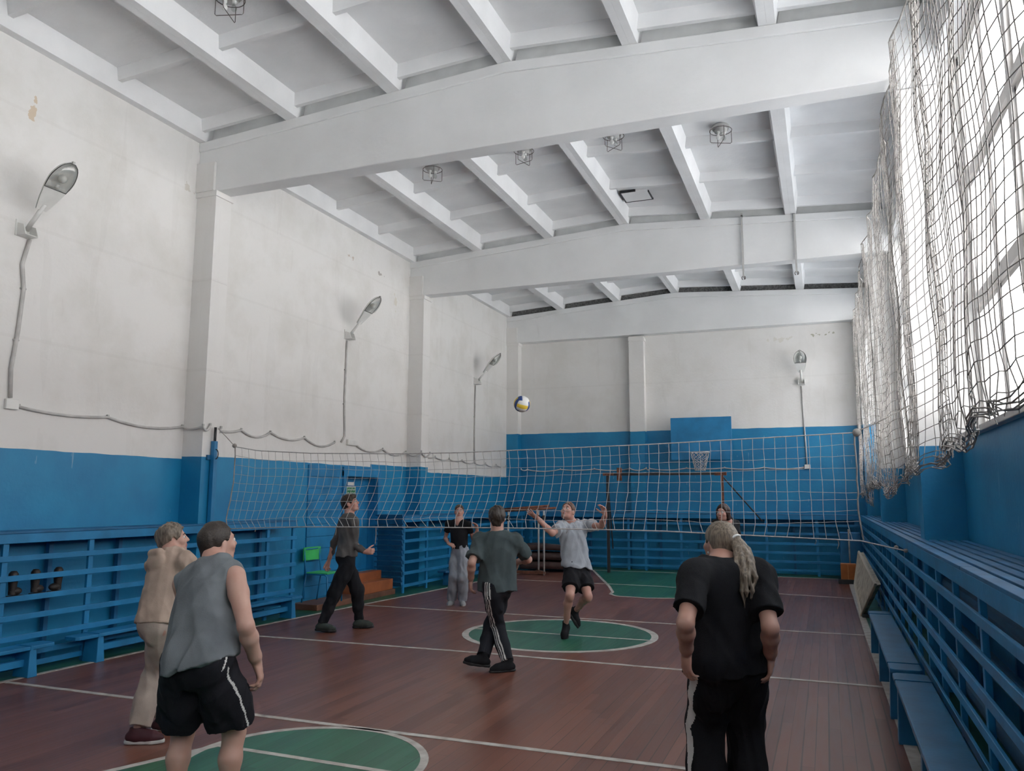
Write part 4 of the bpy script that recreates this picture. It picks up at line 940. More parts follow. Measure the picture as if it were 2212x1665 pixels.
class Person:
    def __init__(s, J, H, h, hf, hu=None, arm=1., leg=1., tw=1., td=1., belly=0., skin=None, hands=None, grip=None, face=1., hunch=.0):
        s.J = {k: np.array(v, float) for k, v in J.items()}; J = s.J; s.H = H; s.h = h; s.q = H/1.72; s.arm = arm; s.leg = leg; s.tw = tw; s.td = td; s.belly = belly
        P = np.array(list(J.values())); s.lo = P.min(0)-.32; s.hi = P.max(0)+.32; s.lo[2] = max(s.lo[2], -.02) if s.lo[2] < .3 else s.lo[2]
        s.up = unit(J['NK']-J['PV']); rc = J['SR']-J['SL']; rc = unit(rc-s.up*(rc@s.up)); s.rc = rc; s.fc = np.cross(s.up, rc)
        rp = J['HR']-J['HL']; rp = rp-s.up*(rp@s.up); s.rp = unit(rp); s.fp = np.cross(s.up, s.rp)
        s.hf = unit(hf); u = ZZ if hu is None else unit(hu); s.hr = unit(np.cross(s.hf, u)); s.hu = np.cross(s.hr, s.hf); s.hc = J['HD']
        s.loc = np.array([J['PV'][0], J['PV'][1], 0.]); s.skin = skin; s.hands = hands or {}; s.parts = []
        s.mx = lambda a, b, t: a+(b-a)*t
    def field(s, lo=None, hi=None, h=None): return Field(s.lo if lo is None else lo, s.hi if hi is None else hi, h or s.h)
    def hp(s, r, f, u): q = s.q; return s.hc+(s.hr*r+s.hf*f+s.hu*u)*q*1.0
    def torso(s, F, e, k=.05, shoulders=True, pelvis=True, cut=(), sh=.055):
        J = s.J; q = s.q; R = [s.rc, s.fc, s.up]; Rp = [s.rp, s.fp, s.up]; L = J['PV']-J['NK']
        F.ell(J['NK']+L*.27+s.fc*.02*q, R, ((.160*s.tw)*q+e, (.108*s.td)*q+e, .20*q+e), k, cut=cut)
        F.ell(J['NK']+L*.60+s.fc*(.02+.5*s.belly)*q, R, ((.142*s.tw)*q+e, (.100*s.td+s.belly)*q+e, .19*q+e), k, cut=cut)
        if pelvis: F.ell(J['PV']+s.up*.02*q-s.fp*.01*q, Rp, ((.165*s.tw)*q+e, (.112*s.td)*q+e, .13*q+e), k, cut=cut)
        if shoulders:
            for S in ('SL', 'SR'):
                F.cone(J['NK']-s.up*.02*q+(J[S]-J['NK'])*.15, J[S], .058*q+e, sh*q+e, k, cut=cut)
    def hand(s, F, W, d, pn, th, curl=.5, spread=.12, sc=1., tout=.7):
        """W wrist, d pointing, pn palm normal, th thumb side."""
        d = unit(d); pn = unit(pn-d*(pn@d)); th = unit(th-d*(th@d)-pn*(th@pn)); z = sc*s.q
        F.cone(W-d*.02*z, W+d*.03*z, .024*z, .030*z, .012, flat=(pn, .72)); F.cone(W+d*.03*z+th*.012*z, W+d*.072*z+th*.018*z, .030*z, .024*z, .012, flat=(pn, .55)); F.cone(W+d*.03*z-th*.008*z, W+d*.068*z-th*.020*z, .028*z, .022*z, .012, flat=(pn, .55))
        for i, (o, L) in enumerate(((.030, .92), (.011, 1.0), (-.009, .94), (-.028, .76))):
            a = W+d*(.080-.006*abs(i-1.2))*z+th*o*z; sp = (i-1.4)*-spread; dd = unit(d+th*sp); c = curl*(.85+.12*i); ang = c*.55
            for j, l in enumerate((.043, .028, .022)):
                v = dd*math.cos(ang)+pn*math.sin(ang); b = a+v*l*L*z; F.cone(a, b, (.0098-.0012*j)*z, (.0090-.0012*j)*z, .006); a = b; ang += c*(.75 if j == 0 else .6)
        a = W+d*.022*z+th*.022*z; dd = unit(d*.62+th*tout+pn*.35)
        for j, l in enumerate((.042, .034, .026)):
            b = a+dd*l*z; F.cone(a, b, (.0135-.0018*j)*z, (.0115-.0015*j)*z, .008); a = b; dd = unit(dd+d*.35+pn*.12*curl)
    def body(s, label, shrink_legs=True, bare=('arms',), feet=True):
        J = s.J; q = s.q; F = s.field(); hp = s.hp
        # head
        R = [s.hr, s.hf, s.hu]
        F.ell(hp(0, -.012, .022), R, (.074*q, .094*q, .090*q), .02); F.ell(hp(0, .030, -.040), R, (.060*q, .064*q, .078*q), .03)
        F.cone(hp(-.030, .040, -.088), hp(.030, .040, -.088), .026*q, .026*q, .025); F.cone(hp(0, .072, -.098), hp(0, .06, -.085), .019*q, .026*q, .02)
        F.cone(hp(-.03, .074, .018), hp(.03, .074, .018), .014*q, .014*q, .015)
        for sg in (-1, 1):
            F.ell(hp(sg*.031, .090, -.002), R, (.017*q, .012*q, .011*q), .012, op='sub'); F.ell(hp(sg*.044, .060, -.032), R, (.022*q, .020*q, .020*q), .02)
            F.ell(hp(sg*.076, -.008, -.018), [unit(s.hr*.9+s.hf*sg*.35), unit(s.hf*.95-s.hr*sg*.3), s.hu], (.009*q, .019*q, .031*q), .006)
        F.cone(hp(0, .086, .008), hp(0, .108, -.030), .009*q, .0125*q, .010); F.cone(hp(-.012, .094, -.034), hp(.012, .094, -.034), .008*q, .008*q, .008)
        F.ell(hp(0, .090, -.062), R, (.024*q, .010*q, .006*q), .006); F.ell(hp(0, .089, -.073), R, (.021*q, .010*q, .007*q), .006)
        F.cone(hp(-.016, .099, -.0675), hp(.016, .099, -.0675), .0025*q, .0025*q, .003, op='sub')
        # neck and torso
        nb = J['NK']+s.fc*.015*q
        F.cone(hp(0, -.025, -.055), nb-s.up*.02*q, .056*q*(.9+.1*s.arm), .062*q*(.9+.1*s.arm), .03)
        F.cone(hp(0, -.03, -.05), nb, .052*q, .06*q, .03)
        s.torso(F, -.014, sh=.052*s.arm)
        for S, E, Wn in (('SL', 'EL', 'WL'), ('SR', 'ER', 'WR')):
            a, b, c = J[S], J[E], J[Wn]; u = s.arm*q
            F.chain([a, s.mx(a, b, .35), b], [.050*u, .046*u, .036*u], .02); F.chain([b, s.mx(b, c, .3), s.mx(b, c, .8), c], [.037*u, .040*u, .029*u, .024*u], .02)
            hs = s.hands.get(Wn, {}); d = unit(hs.get('d', c-b)); pn = hs.get('pn', None)
            inw = unit(J['PV']-c); side = -1 if Wn == 'WR' else 1
            if pn is None: pn = inw-d*(inw@d)
            th = hs.get('th', np.cross(d, unit(pn))*side)
            s.hand(F, c, d, np.asarray(pn, float), np.asarray(th, float), hs.get('curl', .55), hs.get('spread', .1), hs.get('sc', 1.), hs.get('tout', .7))
        for Hp, K, A in (('HL', 'KL', 'AL'), ('HR', 'KR', 'AR')):
            a, b, c = J[Hp], J[K], J[A]; u = s.leg*q; kf = unit(np.cross(s.rp, b-a)+1e-6) if True else None
            kf = -np.cross(unit(b-a), s.rp); cb = unit(np.cross(unit(c-b), s.rp))
            F.chain([a-s.up*.01, s.mx(a, b, .4)+kf*.008, b], [.082*u, .076*u, .052*u], .03); F.cone(b+kf*.012*q, b-s.up*.04*q+kf*.008*q, .040*u, .036*u, .02)
            F.chain([b, s.mx(b, c, .30)+cb*.014*q, s.mx(b, c, .7), c], [.050*u, .053*u, .037*u, .031*u], .025)
            t = s.toe(A); F.cone(c-ZZ*0, c+t*.06*q-s.sd(A)*.045*q, .030*q, .026*q, .02)
        lips = hp(0, .098, -.067)
        fm = lambda C: ((np.abs((C-lips)@s.hr) < .023*q) & (np.abs((C-lips)@s.hu) < .0115*q) & (np.abs((C-lips)@s.hf) < .03*q)).astype(int)
        o = F.mesh('person', [s.skin, MT['lip']], loc=s.loc, face_mat=fm); tag(o, label, 'person'); s.o = o
        OFF[o.name] = tuple(s.loc)
        for sg in (-1, 1):
            e = MB(); c = hp(sg*.031, .079, -.001); e.ball(c, .0125*q, 12, 8); e.m = 1; e.ball(c+(s.hf*.0095)*q, .0062*q, 10, 6); e.build('eye', [MT['eyew'], MT['iris']], o, smooth=True)
        return o
    def brows(s, m):
        for sg in (-1, 1):
            F = Field(s.hc-.16, s.hc+.16, .0035); F.chain([s.hp(sg*.014, .092, .021), s.hp(sg*.032, .090, .027), s.hp(sg*.050, .076, .020)], [.0035*s.q]*3, .004); F.mesh('eyebrow', m, s.o)
    toes = None; sds = None
    def toe(s, A): return unit((s.toes or {}).get(A, s.fp*V3(1, 1, 0)))
    def sd(s, A):
        u = (s.sds or {}).get(A, ZZ); t = s.toe(A); return unit(u-t*(u@t))
    def shoe(s, A, m, ms, label=None, sc=1., high=False):
        c = s.J[A]; q = s.q*sc; t = s.toe(A); u = s.sd(A); w = np.cross(t, u)
        F = Field(c-.28, c+.28, min(s.h, .006))
        F.chain([c-u*.045*q-t*.045*q, c-u*.048*q+t*.05*q, c-u*.052*q+t*.115*q, c-u*.058*q+t*.165*q], [.038*q, .040*q, .043*q, .030*q], .03, flat=(u, .95))
        F.cone(c+u*(.035 if high else .012)*q-t*.012*q, c-u*.04*q-t*.005*q, .041*q, .045*q, .03, cut=[(c+u*(.05 if high else .022)*q, u)]); F.cone(c+t*.03*q-u*.01*q, c+t*.10*q-u*.045*q, .030*q, .028*q, .03)
        F.clip(c-u*.078*q, -u); F.clip(c+u*(.05 if high else .022)*q, u); F.clip(V3(0, 0, .006), -ZZ)
        o = F.mesh('shoe', m, s.o)
        if label: o['label'] = label
        F = Field(c-.28, c+.28, min(s.h, .006))
        F.chain([c-u*.08*q-t*.048*q, c-u*.08*q+t*.04*q, c-u*.08*q+t*.115*q, c-u*.08*q+t*.172*q], [.040*q, .037*q, .045*q, .031*q], .02, cut=[(c-u*.066*q, u), (c-u*.094*q, -u)]); F.clip(V3(0, 0, .001), -ZZ)
        F.mesh('sole', ms, o); return o
    def shirt(s, name, m, label, e=.014, hem=.06, sleeve=.55, loose=.0, neck=.068, seed=1, flare=.0, k=.05, amp=.005, tank=False, hood=False, fm=None, vneck=0, long=False, srad=1., hem_n=None, tuck=False):
        J = s.J; q = s.q; F = s.field(); hemp = J['PV']-s.up*hem*q; cut = [(hemp, -(s.up if hem_n is None else hem_n))]
        s.torso(F, e, k, cut=cut, shoulders=True, sh=.058*s.arm if not tank else .045)
        L = J['PV']-J['NK']
        F.cone(J['NK']+L*.42+s.fc*(.012+.4*s.belly)*q, hemp-s.up*.05+s.fp*(.0+.35*s.belly)*q, (.142*s.tw+loose)*q+e, (.160*s.tw+loose+flare)*q+e, k, flat=(s.fc, .74*s.td/s.tw+.25*s.belly), cut=cut)
        if not tank:
            for S, E, Wn in (('SL', 'EL', 'WL'), ('SR', 'ER', 'WR')):
                a, b, c = J[S], J[E], J[Wn]; u = s.arm*q
                if long:
                    F.chain([a, s.mx(a, b, .4), b], [.062*u*srad, .058*u*srad, .050*u*srad], .035); F.chain([b, s.mx(b, c, .5), c], [.050*u*srad, .044*u*srad, .034*u*srad], .02, cut=[(c-unit(c-b)*.012, c-b)])
                else:
                    p = s.mx(a, b, sleeve); F.cone(a, s.mx(a, b, sleeve+.25), .064*u*srad, .070*u*srad, .04, cut=[(p, b-a)])
        else:
            for S, E in (('SL', 'EL'), ('SR', 'ER')):
                out = unit((J[S]-J['NK'])-s.up*((J[S]-J['NK'])@s.up)); F.ell(J[S]+out*.045*q-s.up*.055*q, [out, np.cross(s.up, out), s.up], (.058*q, .10*q, .135*q), .015, op='sub')
        F.folds(amp, seed)
        nb = J['NK']+s.fc*.02*q
        F.cone(nb+s.up*.0*q, nb+s.up*.20*q+s.fc*.02, neck*q, (neck+.05)*q, .012, op='sub')
        if vneck: F.cone(J['NK']+s.fc*.10*q-s.up*vneck*q, J['NK']+s.fc*.12*q+s.up*.12*q, .028*q, .10*q, .012, op='sub')
        if hood:
            bk = J['NK']-s.fc*.10*q-s.up*.025*q
            F.ell(bk-s.up*.035*q, [s.rc, s.fc, s.up], (.105*q, .045*q, .080*q), .012); F.cone(bk-s.rc*.05*q+s.up*.03*q-s.fc*.01, bk+s.rc*.05*q+s.up*.03*q-s.fc*.01, .034*q, .034*q, .012)
            F.cone(nb-s.rc*.075*q+s.up*.015*q, nb+s.fc*.065*q-s.up*.03*q-s.rc*.03*q, .026*q, .022*q, .02); F.cone(nb+s.rc*.075*q+s.up*.015*q, nb+s.fc*.065*q-s.up*.03*q+s.rc*.03*q, .026*q, .022*q, .02)
            F.cone(hemp+s.up*.02-s.rp*.0, hemp+s.up*.025, .15*q*s.tw, .15*q*s.tw, .02, flat=(s.fp, .72), cut=cut)
        o = F.mesh(name, m, s.o, face_mat=fm); o['label'] = label; return o
    def trousers(s, name, m, label, e=.012, waist=.10, length=1.0, r=(.098, .086, .070, .062, .056), seed=5, amp=.005, fm=None, k=.035, cuff=None):
        J = s.J; q = s.q; F = s.field(); wp = J['PV']+s.up*waist*q; cut = [(wp, s.up)]
        F.ell(J['PV']+s.up*.02*q-s.fp*.012*q, [s.rp, s.fp, s.up], ((.168*s.tw)*q+e, (.118*s.td)*q+e, .14*q+e), k, cut=cut)
        F.cone(J['PV']+s.up*.02*q+s.fp*.3*s.belly*q, wp+s.up*.1*q+s.fc*.4*s.belly*q, .150*s.tw*q+e, .138*s.tw*q+e, k, flat=(s.fp, .72*s.td/s.tw+.25*s.belly), cut=cut)
        for Hp, K, A in (('HL', 'KL', 'AL'), ('HR', 'KR', 'AR')):
            a, b, c = J[Hp], J[K], J[A]; u = q*s.leg; rr = [x*u for x in r]
            if length > 1:            # long legs down to the shoe
                f = length-1; p = s.mx(b, c, f)
                F.chain([a-s.up*.01, s.mx(a, b, .45), b, s.mx(b, c, .5), c+(c-b)*.1], rr, .03, cut=[(p, c-b)])
            else:
                p = s.mx(a, b, length); F.chain([a-s.up*.01, s.mx(a, b, .5), s.mx(a, b, length+.25)], rr[:3], .03, cut=[(p, b-a)])
        F.folds(amp, seed); F.clip(V3(0, 0, .012), -ZZ)
        o = F.mesh(name, m, s.o, face_mat=fm); o['label'] = label; return o
    def side_stripe(s, side, offs, w, ahead=0.):
        """face picker: bands down the outer seam of one leg"""
        J = s.J; segs = [(J['H'+side]+s.up*.12, J['H'+side]), (J['H'+side], J['K'+side]), (J['K'+side], J['A'+side])]
        def f(C):
            best = np.full(len(C), 9.); ww = np.zeros(len(C)); ou = np.zeros(len(C))
            for a, b in segs:
                d = b-a; t = np.clip(((C-a)@d)/(d@d), 0, 1); v = C-(a+t[:, None]*d); L = np.linalg.norm(v, axis=1)
                du = unit(d); out = s.rp*(1 if side == 'R' else -1); out = unit(out-du*(out@du)); fw = np.cross(du, out)*(1 if side == 'L' else -1)
                m = L < best; best[m] = L[m]; ww[m] = (v@fw)[m]; ou[m] = (v@out)[m]
            r = np.zeros(len(C), int)
            other = s.J['K'+('L' if side == 'R' else 'R')]
            for o_ in offs: r[(np.abs(ww-o_-ahead) < w/2) & (ou > .02)] = 1
            return r
        return f
    def hair(s, m, label, t=.010, a=.02, low=-.085, ext=(), seed=3, amp=.003, tilt=(.8, .6), ears=True, sub=()):
        q = s.q; R = [s.hr, s.hf, s.hu]; c = s.hc; F = Field(c-V3(.3, .3, .62), c+V3(.3, .3, .2), min(s.h, .006))
        n = s.hf*tilt[0]-s.hu*tilt[1]
        F.ell(s.hp(0, -.014, .022), R, (.074*q+t, .095*q+t, .090*q+t), .01, cut=[(c+unit(n)*a*q, n), (s.hp(0, 0, low), -s.hu)])
        F.cone(s.hp(0, -.045, -.02), s.hp(0, -.052, low+.03), .056*q+t*.6, .050*q+t*.4, .02, cut=[(s.hp(0, -.02, 0), s.hf), (s.hp(0, 0, low), -s.hu)])
        if ears:
            for sg in (-1, 1): F.ell(s.hp(sg*.082, .002, -.028), R, (.03*q, .026*q, .036*q), .008, op='sub')
        F.folds(amp, seed, 6, 70, 150, (1, 1, .6))
        for (pts, rs, kk) in ext: F.chain([s.hp(*p) if len(p) == 3 else p for p in pts], [x*q for x in rs], kk)
        for (p_, r_) in sub: F.ell(s.hp(*p_), R, [x*q for x in r_], .01, op='sub')
        o = F.mesh('hair', m, s.o); o['label'] = label; return o

JOINTS = {
  'beige': {'HD':[3.114,4.827,1.401],'NK':[3.186,4.719,1.285],'SL':[3.02,4.775,1.205],'SR':[3.369,4.683,1.249],'EL':[2.895,4.919,0.984],'ER':[3.295,4.879,1.046],'WL':[2.996,5.117,0.886],'WR':[3.253,5.103,0.963],'PV':[3.225,4.617,0.815],'HL':[3.159,4.669,0.788],'HR':[3.298,4.566,0.81],'KR':[3.15,4.704,0.473],'AR':[3.132,4.578,0.091],'KL':[3.077,4.869,0.462],'AL':[3.042,4.909,0.077]},
  'tank': {'HD':[4.519,3.688,1.466],'NK':[4.587,3.574,1.341],'SL':[4.405,3.564,1.242],'SR':[4.777,3.536,1.299],'EL':[4.426,3.463,0.954],'ER':[4.949,3.428,1.07],'WL':[4.301,3.684,0.926],'WR':[4.917,3.57,0.861],'PV':[4.695,3.398,0.88],'HL':[4.604,3.39,0.871],'HR':[4.788,3.403,0.886],'KL':[4.505,3.52,0.492],'KR':[4.793,3.57,0.508],'AL':[4.552,3.424,0.092],'AR':[4.812,3.521,0.095]},
  'teen': {'HD':[1.871,9.22,1.633],'NK':[1.855,9.202,1.446],'SR':[2.011,9.092,1.4],'SL':[1.716,9.33,1.393],'ER':[1.984,9.16,1.102],'WR':[2.211,9.079,1.017],'EL':[1.596,9.293,1.111],'WL':[1.521,9.289,0.867],'PV':[1.858,9.187,0.925],'HR':[1.926,9.129,0.875],'HL':[1.799,9.25,0.871],'KR':[1.77,9.086,0.491],'AR':[1.622,9.032,0.107],'KL':[1.911,9.383,0.5],'AL':[1.897,9.47,0.098]},
  'girl': {'HD':[2.093,12.152,1.484],'NK':[2.122,12.112,1.317],'SR':[1.943,12.07,1.278],'SL':[2.302,12.066,1.273],'ER':[1.83,12.186,1.038],'WR':[1.982,12.012,0.959],'EL':[2.31,12.234,1.036],'WL':[2.44,12.101,1.192],'PV':[2.113,12.132,0.84],'HR':[2.033,12.155,0.798],'HL':[2.194,12.1,0.811],'KR':[2.091,11.994,0.442],'KL':[2.249,11.986,0.44],'AR':[2.009,12.072,0.067],'AL':[2.191,12.105,0.071]},
  'gray': {'HD':[4.525,7.83,1.512],'NK':[4.537,7.806,1.329],'SL':[4.349,7.801,1.278],'SR':[4.715,7.868,1.275],'EL':[4.346,7.594,1.06],'WL':[4.274,7.739,0.867],'ER':[4.776,8.082,1.072],'WR':[4.593,8.25,1.031],'PV':[4.545,7.79,0.809],'HL':[4.533,7.699,0.758],'HR':[4.563,7.868,0.737],'KL':[4.498,7.916,0.417],'AL':[4.681,7.749,0.088],'KR':[4.396,8.016,0.39],'AR':[4.432,7.709,0.13]},
  'white': {'HD':[4.63,9.974,1.546],'NK':[4.639,10.065,1.384],'SR':[4.55,9.896,1.334],'SL':[4.784,10.195,1.361],'ER':[4.542,9.593,1.275],'WR':[4.375,9.521,1.46],'EL':[5.05,10.036,1.359],'WL':[5.149,9.847,1.503],'PV':[4.708,10.057,0.864],'HR':[4.676,9.976,0.801],'HL':[4.749,10.132,0.791],'KR':[4.74,9.67,0.531],'AR':[4.639,9.822,0.15],'KL':[4.909,9.881,0.501],'AL':[4.668,10.145,0.284]},
  'bob': {'HD':[6.432,11.101,1.524],'NK':[6.445,11.233,1.41],'SR':[6.336,11.08,1.372],'SL':[6.552,11.381,1.368],'ER':[6.259,11.218,1.134],'WR':[6.326,11.008,1.026],'EL':[6.599,11.23,1.135],'WL':[6.579,11.015,1.03],'PV':[6.433,11.23,0.943],'HR':[6.388,11.154,0.938],'HL':[6.476,11.305,0.931],'KR':[6.383,11.156,0.53],'KL':[6.483,11.286,0.525],'AR':[6.386,11.159,0.117],'AL':[6.484,11.28,0.114]},
  'pony': {'HD':[7.17,4.531,1.48],'NK':[7.193,4.394,1.369],'SL':[7.074,4.248,1.326],'SR':[7.375,4.452,1.321],'EL':[7.054,4.032,1.122],'WL':[7.027,4.207,0.946],'ER':[7.428,4.28,1.085],'WR':[7.41,4.458,0.911],'PV':[7.204,4.451,0.892],'HL':[7.144,4.38,0.883],'HR':[7.279,4.496,0.872],'KL':[7.06,4.562,0.532],'AL':[7.065,4.517,0.116],'KR':[7.253,4.689,0.52],'AR':[7.27,4.635,0.109]},
}
SK = skin_mat('skin_fair', (.50, .315, .255)); SK2 = skin_mat('skin_rosy', (.52, .30, .245)); SK3 = skin_mat('skin_tanned', (.42, .25, .195))
def W3(r=0, f=0, z=0): return G_R*r+G_F*f+ZZ*z

# woman in the beige tracksuit, left
p = Person(JOINTS['beige'], 1.62, .006, W3(.9, .38, .16), skin=SK, arm=.95, tw=.98, td=1.05)
p.toes = {'AR': W3(.97, .12), 'AL': W3(.95, .25)}
p.body('woman in a beige hooded tracksuit and burgundy shoes at far left')
mb = cloth_mat('beige_fleece', (.40, .305, .25)); mb2 = cloth_mat('beige_trouser_cloth', (.39, .32, .28))
p.shirt('hooded_top', mb, 'beige hooded sweatshirt', e=.022, hem=-.01, loose=.012, long=True, hood=True, seed=4, amp=.006, srad=1.12, flare=.008)
p.trousers('trousers', mb2, 'beige straight trousers', e=.014, waist=.06, length=1.92, r=(.102, .094, .082, .084, .082), seed=9, amp=.007)
sh = mat('burgundy_shoe', (.055, .010, .016), .7, var=.2)
for a in ('AR', 'AL'): p.shoe(a, sh, MT['sole_w'], 'burgundy trainer with a white sole')
p.hair(hair_mat('grey_blond_hair', (.085, .066, .05), (.22, .18, .14), (40, 40, 14)), 'short grey-blond hair', t=.017, a=.030, low=-.072, amp=.006, tilt=(.85, .53), ext=[([(-.05, -.03, .06), (.05, -.03, .06)], [.05, .05], .03), ([(0, -.09, .04), (0, -.085, -.03)], [.035, .03], .03)])
p.brows(MT['leather'])

# man in the grey sleeveless shirt, near left
JOINTS['tank'].update(EL=[4.36, 3.70, .99], WL=[4.42, 3.93, .97])
p = Person(JOINTS['tank'], 1.70, .006, W3(.62, .78, .14), skin=SK, arm=1.12, leg=1.08, tw=1.10, td=1.06, hands={'WR': dict(curl=.85, d=W3(.28, .1, -1), pn=W3(-.9, -.1, -.3), th=W3(.1, .9, 0)), 'WL': dict(curl=.7)})
p.toes = {'AR': W3(.25, .96), 'AL': W3(-.05, 1)}
p.body('man in a grey sleeveless shirt and black shorts with his back turned, near left')
p.shirt('sleeveless_shirt', cloth_mat('grey_jersey', (.155, .172, .185)), 'grey sleeveless shirt', e=.018, hem=.0, loose=.010, tank=True, neck=.074, seed=12, amp=.008, flare=.012, hem_n=V3(-.28, -.08, 1))
f_ = p.side_stripe('R', (0,), .010, ahead=-.05)
p.trousers('shorts', [cloth_mat('black_shorts_cloth', (.009, .009, .013), .8), MT['sole_w']], 'black loose shorts with a thin white side seam', e=.006, waist=.045, length=.82, r=(.103, .112, .122), seed=2, amp=.008, fm=f_)
for a in ('AR', 'AL'): p.shoe(a, cloth_mat('dark_shoe', (.02, .02, .022)), MT['sole_w'])
p.hair(hair_mat('short_dark_hair', (.018, .013, .010), (.045, .033, .026), (90, 90, 90)), 'closely cropped dark hair', t=.007, a=.014, low=-.088, amp=.0015, tilt=(.80, .60))
p.brows(MT['leather'])

# teenager striding right behind the net
p = Person(JOINTS['teen'], 1.70, .007, W3(.95, -.12, .26), skin=SK2, arm=.88, leg=.9, tw=.92, td=.95, hands={'WR': dict(curl=1.7, d=W3(.9, -.2, .1), pn=W3(-.1, .9, -.1), th=W3(0, .2, 1)), 'WL': dict(curl=1.0)})
p.toes = {'AR': W3(.97, -.15, -.05), 'AL': W3(.97, -.05, .05)}
p.body('teenage boy in dark grey shirt and black trousers striding right by the door')
p.shirt('shirt', cloth_mat('dark_grey_shirt_cloth', (.105, .10, .098)), 'dark grey long-sleeved shirt', e=.016, hem=-.035, loose=.004, long=True, seed=21, amp=.006, srad=1.05, neck=.060)
p.trousers('trousers', cloth_mat('black_cargo_cloth', (.012, .013, .017)), 'loose black trousers tapering to the ankle', e=.010, waist=.075, length=1.96, r=(.108, .108, .098, .080, .056), seed=6, amp=.006, k=.02)
sh = cloth_mat('grey_green_shoe', (.045, .055, .05))
for a in ('AR', 'AL'): p.shoe(a, sh, MT['sole_k'], 'grey-green trainer', high=True)
p.hair(hair_mat('dark_brown_hair', (.022, .014, .010), (.060, .038, .026), (50, 50, 20)), 'short dark brown hair', t=.016, a=.034, low=-.070, amp=.004, tilt=(.82, .57), ext=[([(-.035, .062, .082), (.035, .062, .082)], [.026, .026], .03)])
p.brows(MT['leather'])

# girl in the black top and wide grey trousers, facing the camera
p = Person(JOINTS['girl'], 1.62, .007, W3(.10, -.98, .03), skin=SK2, arm=.82, leg=.9, tw=.92, td=.9, hands={'WL': dict(d=W3(-.25, -.1, 1), curl=.7, pn=W3(-.6, -.6, 0), th=W3(-.5, .6, 0)), 'WR': dict(d=W3(.8, -.5, -.2), curl=1.0, pn=W3(-.2, .6, -.5), th=W3(0, -.2, 1))})
p.toes = {'AR': W3(-.2, -.97), 'AL': W3(.12, -.97)}
p.body('girl in a black top and wide grey trousers standing far back, facing the camera')
p.shirt('top', cloth_mat('black_knit', (.010, .010, .013)), 'black V-necked short-sleeved top', e=.007, hem=-.07, loose=-.004, seed=31, amp=.003, sleeve=.52, vneck=.035, neck=.07)
p.trousers('trousers', cloth_mat('grey_wide_cloth', (.27, .285, .32)), 'wide pale grey trousers', e=.012, waist=.115, length=1.985, r=(.100, .103, .096, .092, .090), seed=33, amp=.006, k=.015)
for a in ('AR', 'AL'): p.shoe(a, cloth_mat('grey_sneaker', (.28, .29, .30)), MT['sole_w'], 'pale grey sneaker')
p.hair(hair_mat('brown_hair', (.03, .017, .012), (.075, .045, .03), (50, 50, 20)), 'brown hair combed back', t=.008, a=.030, low=-.075, amp=.001, tilt=(.88, .47), ext=[([(0, -.10, .03), (0, -.125, .02)], [.035, .03], .02)])
p.brows(MT['leather'])

# man in the grey-green T-shirt, back to the camera, stepping left
p = Person(JOINTS['gray'], 1.68, .006, W3(.14, .97, .15), skin=SK, arm=1.08, leg=.98, tw=1.10, td=1.08, hands={'WL': dict(curl=.8, d=W3(-.05, .1, -1), pn=W3(.9, .2, 0), th=W3(.1, .9, 0)), 'WR': dict(curl=.7)})
p.toes = {'AL': W3(-.92, -.36, 0), 'AR': W3(-.96, .1, .12)}
p.body('man in dark grey-green T-shirt and striped black track trousers, back turned, at centre')
p.shirt('t_shirt', cloth_mat('grey_green_jersey', (.060, .080, .085)), 'dark grey-green T-shirt', e=.014, hem=.035, loose=.016, seed=41, amp=.006, sleeve=.80, flare=.004, srad=1.06)
f_ = p.side_stripe('L', (-.026, 0, .026), .014)
p.trousers('track_trousers', [cloth_mat('black_track_cloth', (.011, .012, .017)), MT['sole_w']], 'black track trousers with three white side stripes', e=.012, waist=.05, length=1.985, r=(.100, .094, .080, .076, .070), seed=43, amp=.005, fm=f_)
sh = cloth_mat('black_trainer', (.010, .010, .012))
for a in ('AR', 'AL'): p.shoe(a, sh, MT['sole_k'], 'black trainer', high=True)
p.hair(hair_mat('brown_black_hair', (.020, .014, .011), (.050, .036, .028), (60, 60, 30)), 'short brown hair', t=.016, a=.020, low=-.080, amp=.004, tilt=(.82, .57))
m_ = MB(); m_.ball(p.hp(.080, -.004, -.022), (.010, .010, .012), 10, 8); m_.build('earbud', MT['plasticw'], p.o, smooth=True)
p.brows(MT['leather'])

# player in the pale grey T-shirt, arms raised, on one foot
p = Person(JOINTS['white'], 1.72, .006, W3(-.50, -.78, .40), skin=SK2, arm=1.0, leg=1.0, tw=1.02, td=1.0,
    hands={'WR': dict(d=W3(-.80, -.2, .55), curl=.12, spread=.30, pn=W3(.1, .5, .9), th=W3(.35, -.2, .9), tout=1.1), 'WL': dict(d=W3(-.25, -.25, .95), curl=.55, spread=.12, pn=W3(-.6, -.6, .1), th=W3(-.8, .4, .1), tout=.9)})
p.toes = {'AR': W3(-.25, -.85, -.50), 'AL': W3(.50, -.25, -.83)}; p.sds = {'AR': W3(-.1, -.4, .8), 'AL': W3(.80, .1, .45)}
p.body('player in pale grey T-shirt and black shorts beyond the net, both arms raised')
p.shirt('t_shirt', cloth_mat('pale_grey_jersey', (.37, .40, .44)), 'pale grey T-shirt', e=.012, hem=.03, loose=.014, seed=51, amp=.009, sleeve=.62, flare=.014, srad=1.10, hem_n=W3(.12, .1, 1))
p.trousers('shorts', cloth_mat('black_gym_shorts', (.010, .010, .013)), 'black knee-length shorts', e=.014, waist=.05, length=.72, r=(.104, .106, .108), seed=53, amp=.005)
for a in ('AR', 'AL'): p.shoe(a, cloth_mat('black_high_shoe', (.010, .010, .012)), MT['sole_k'], 'black shoe with a dark sock', high=True)
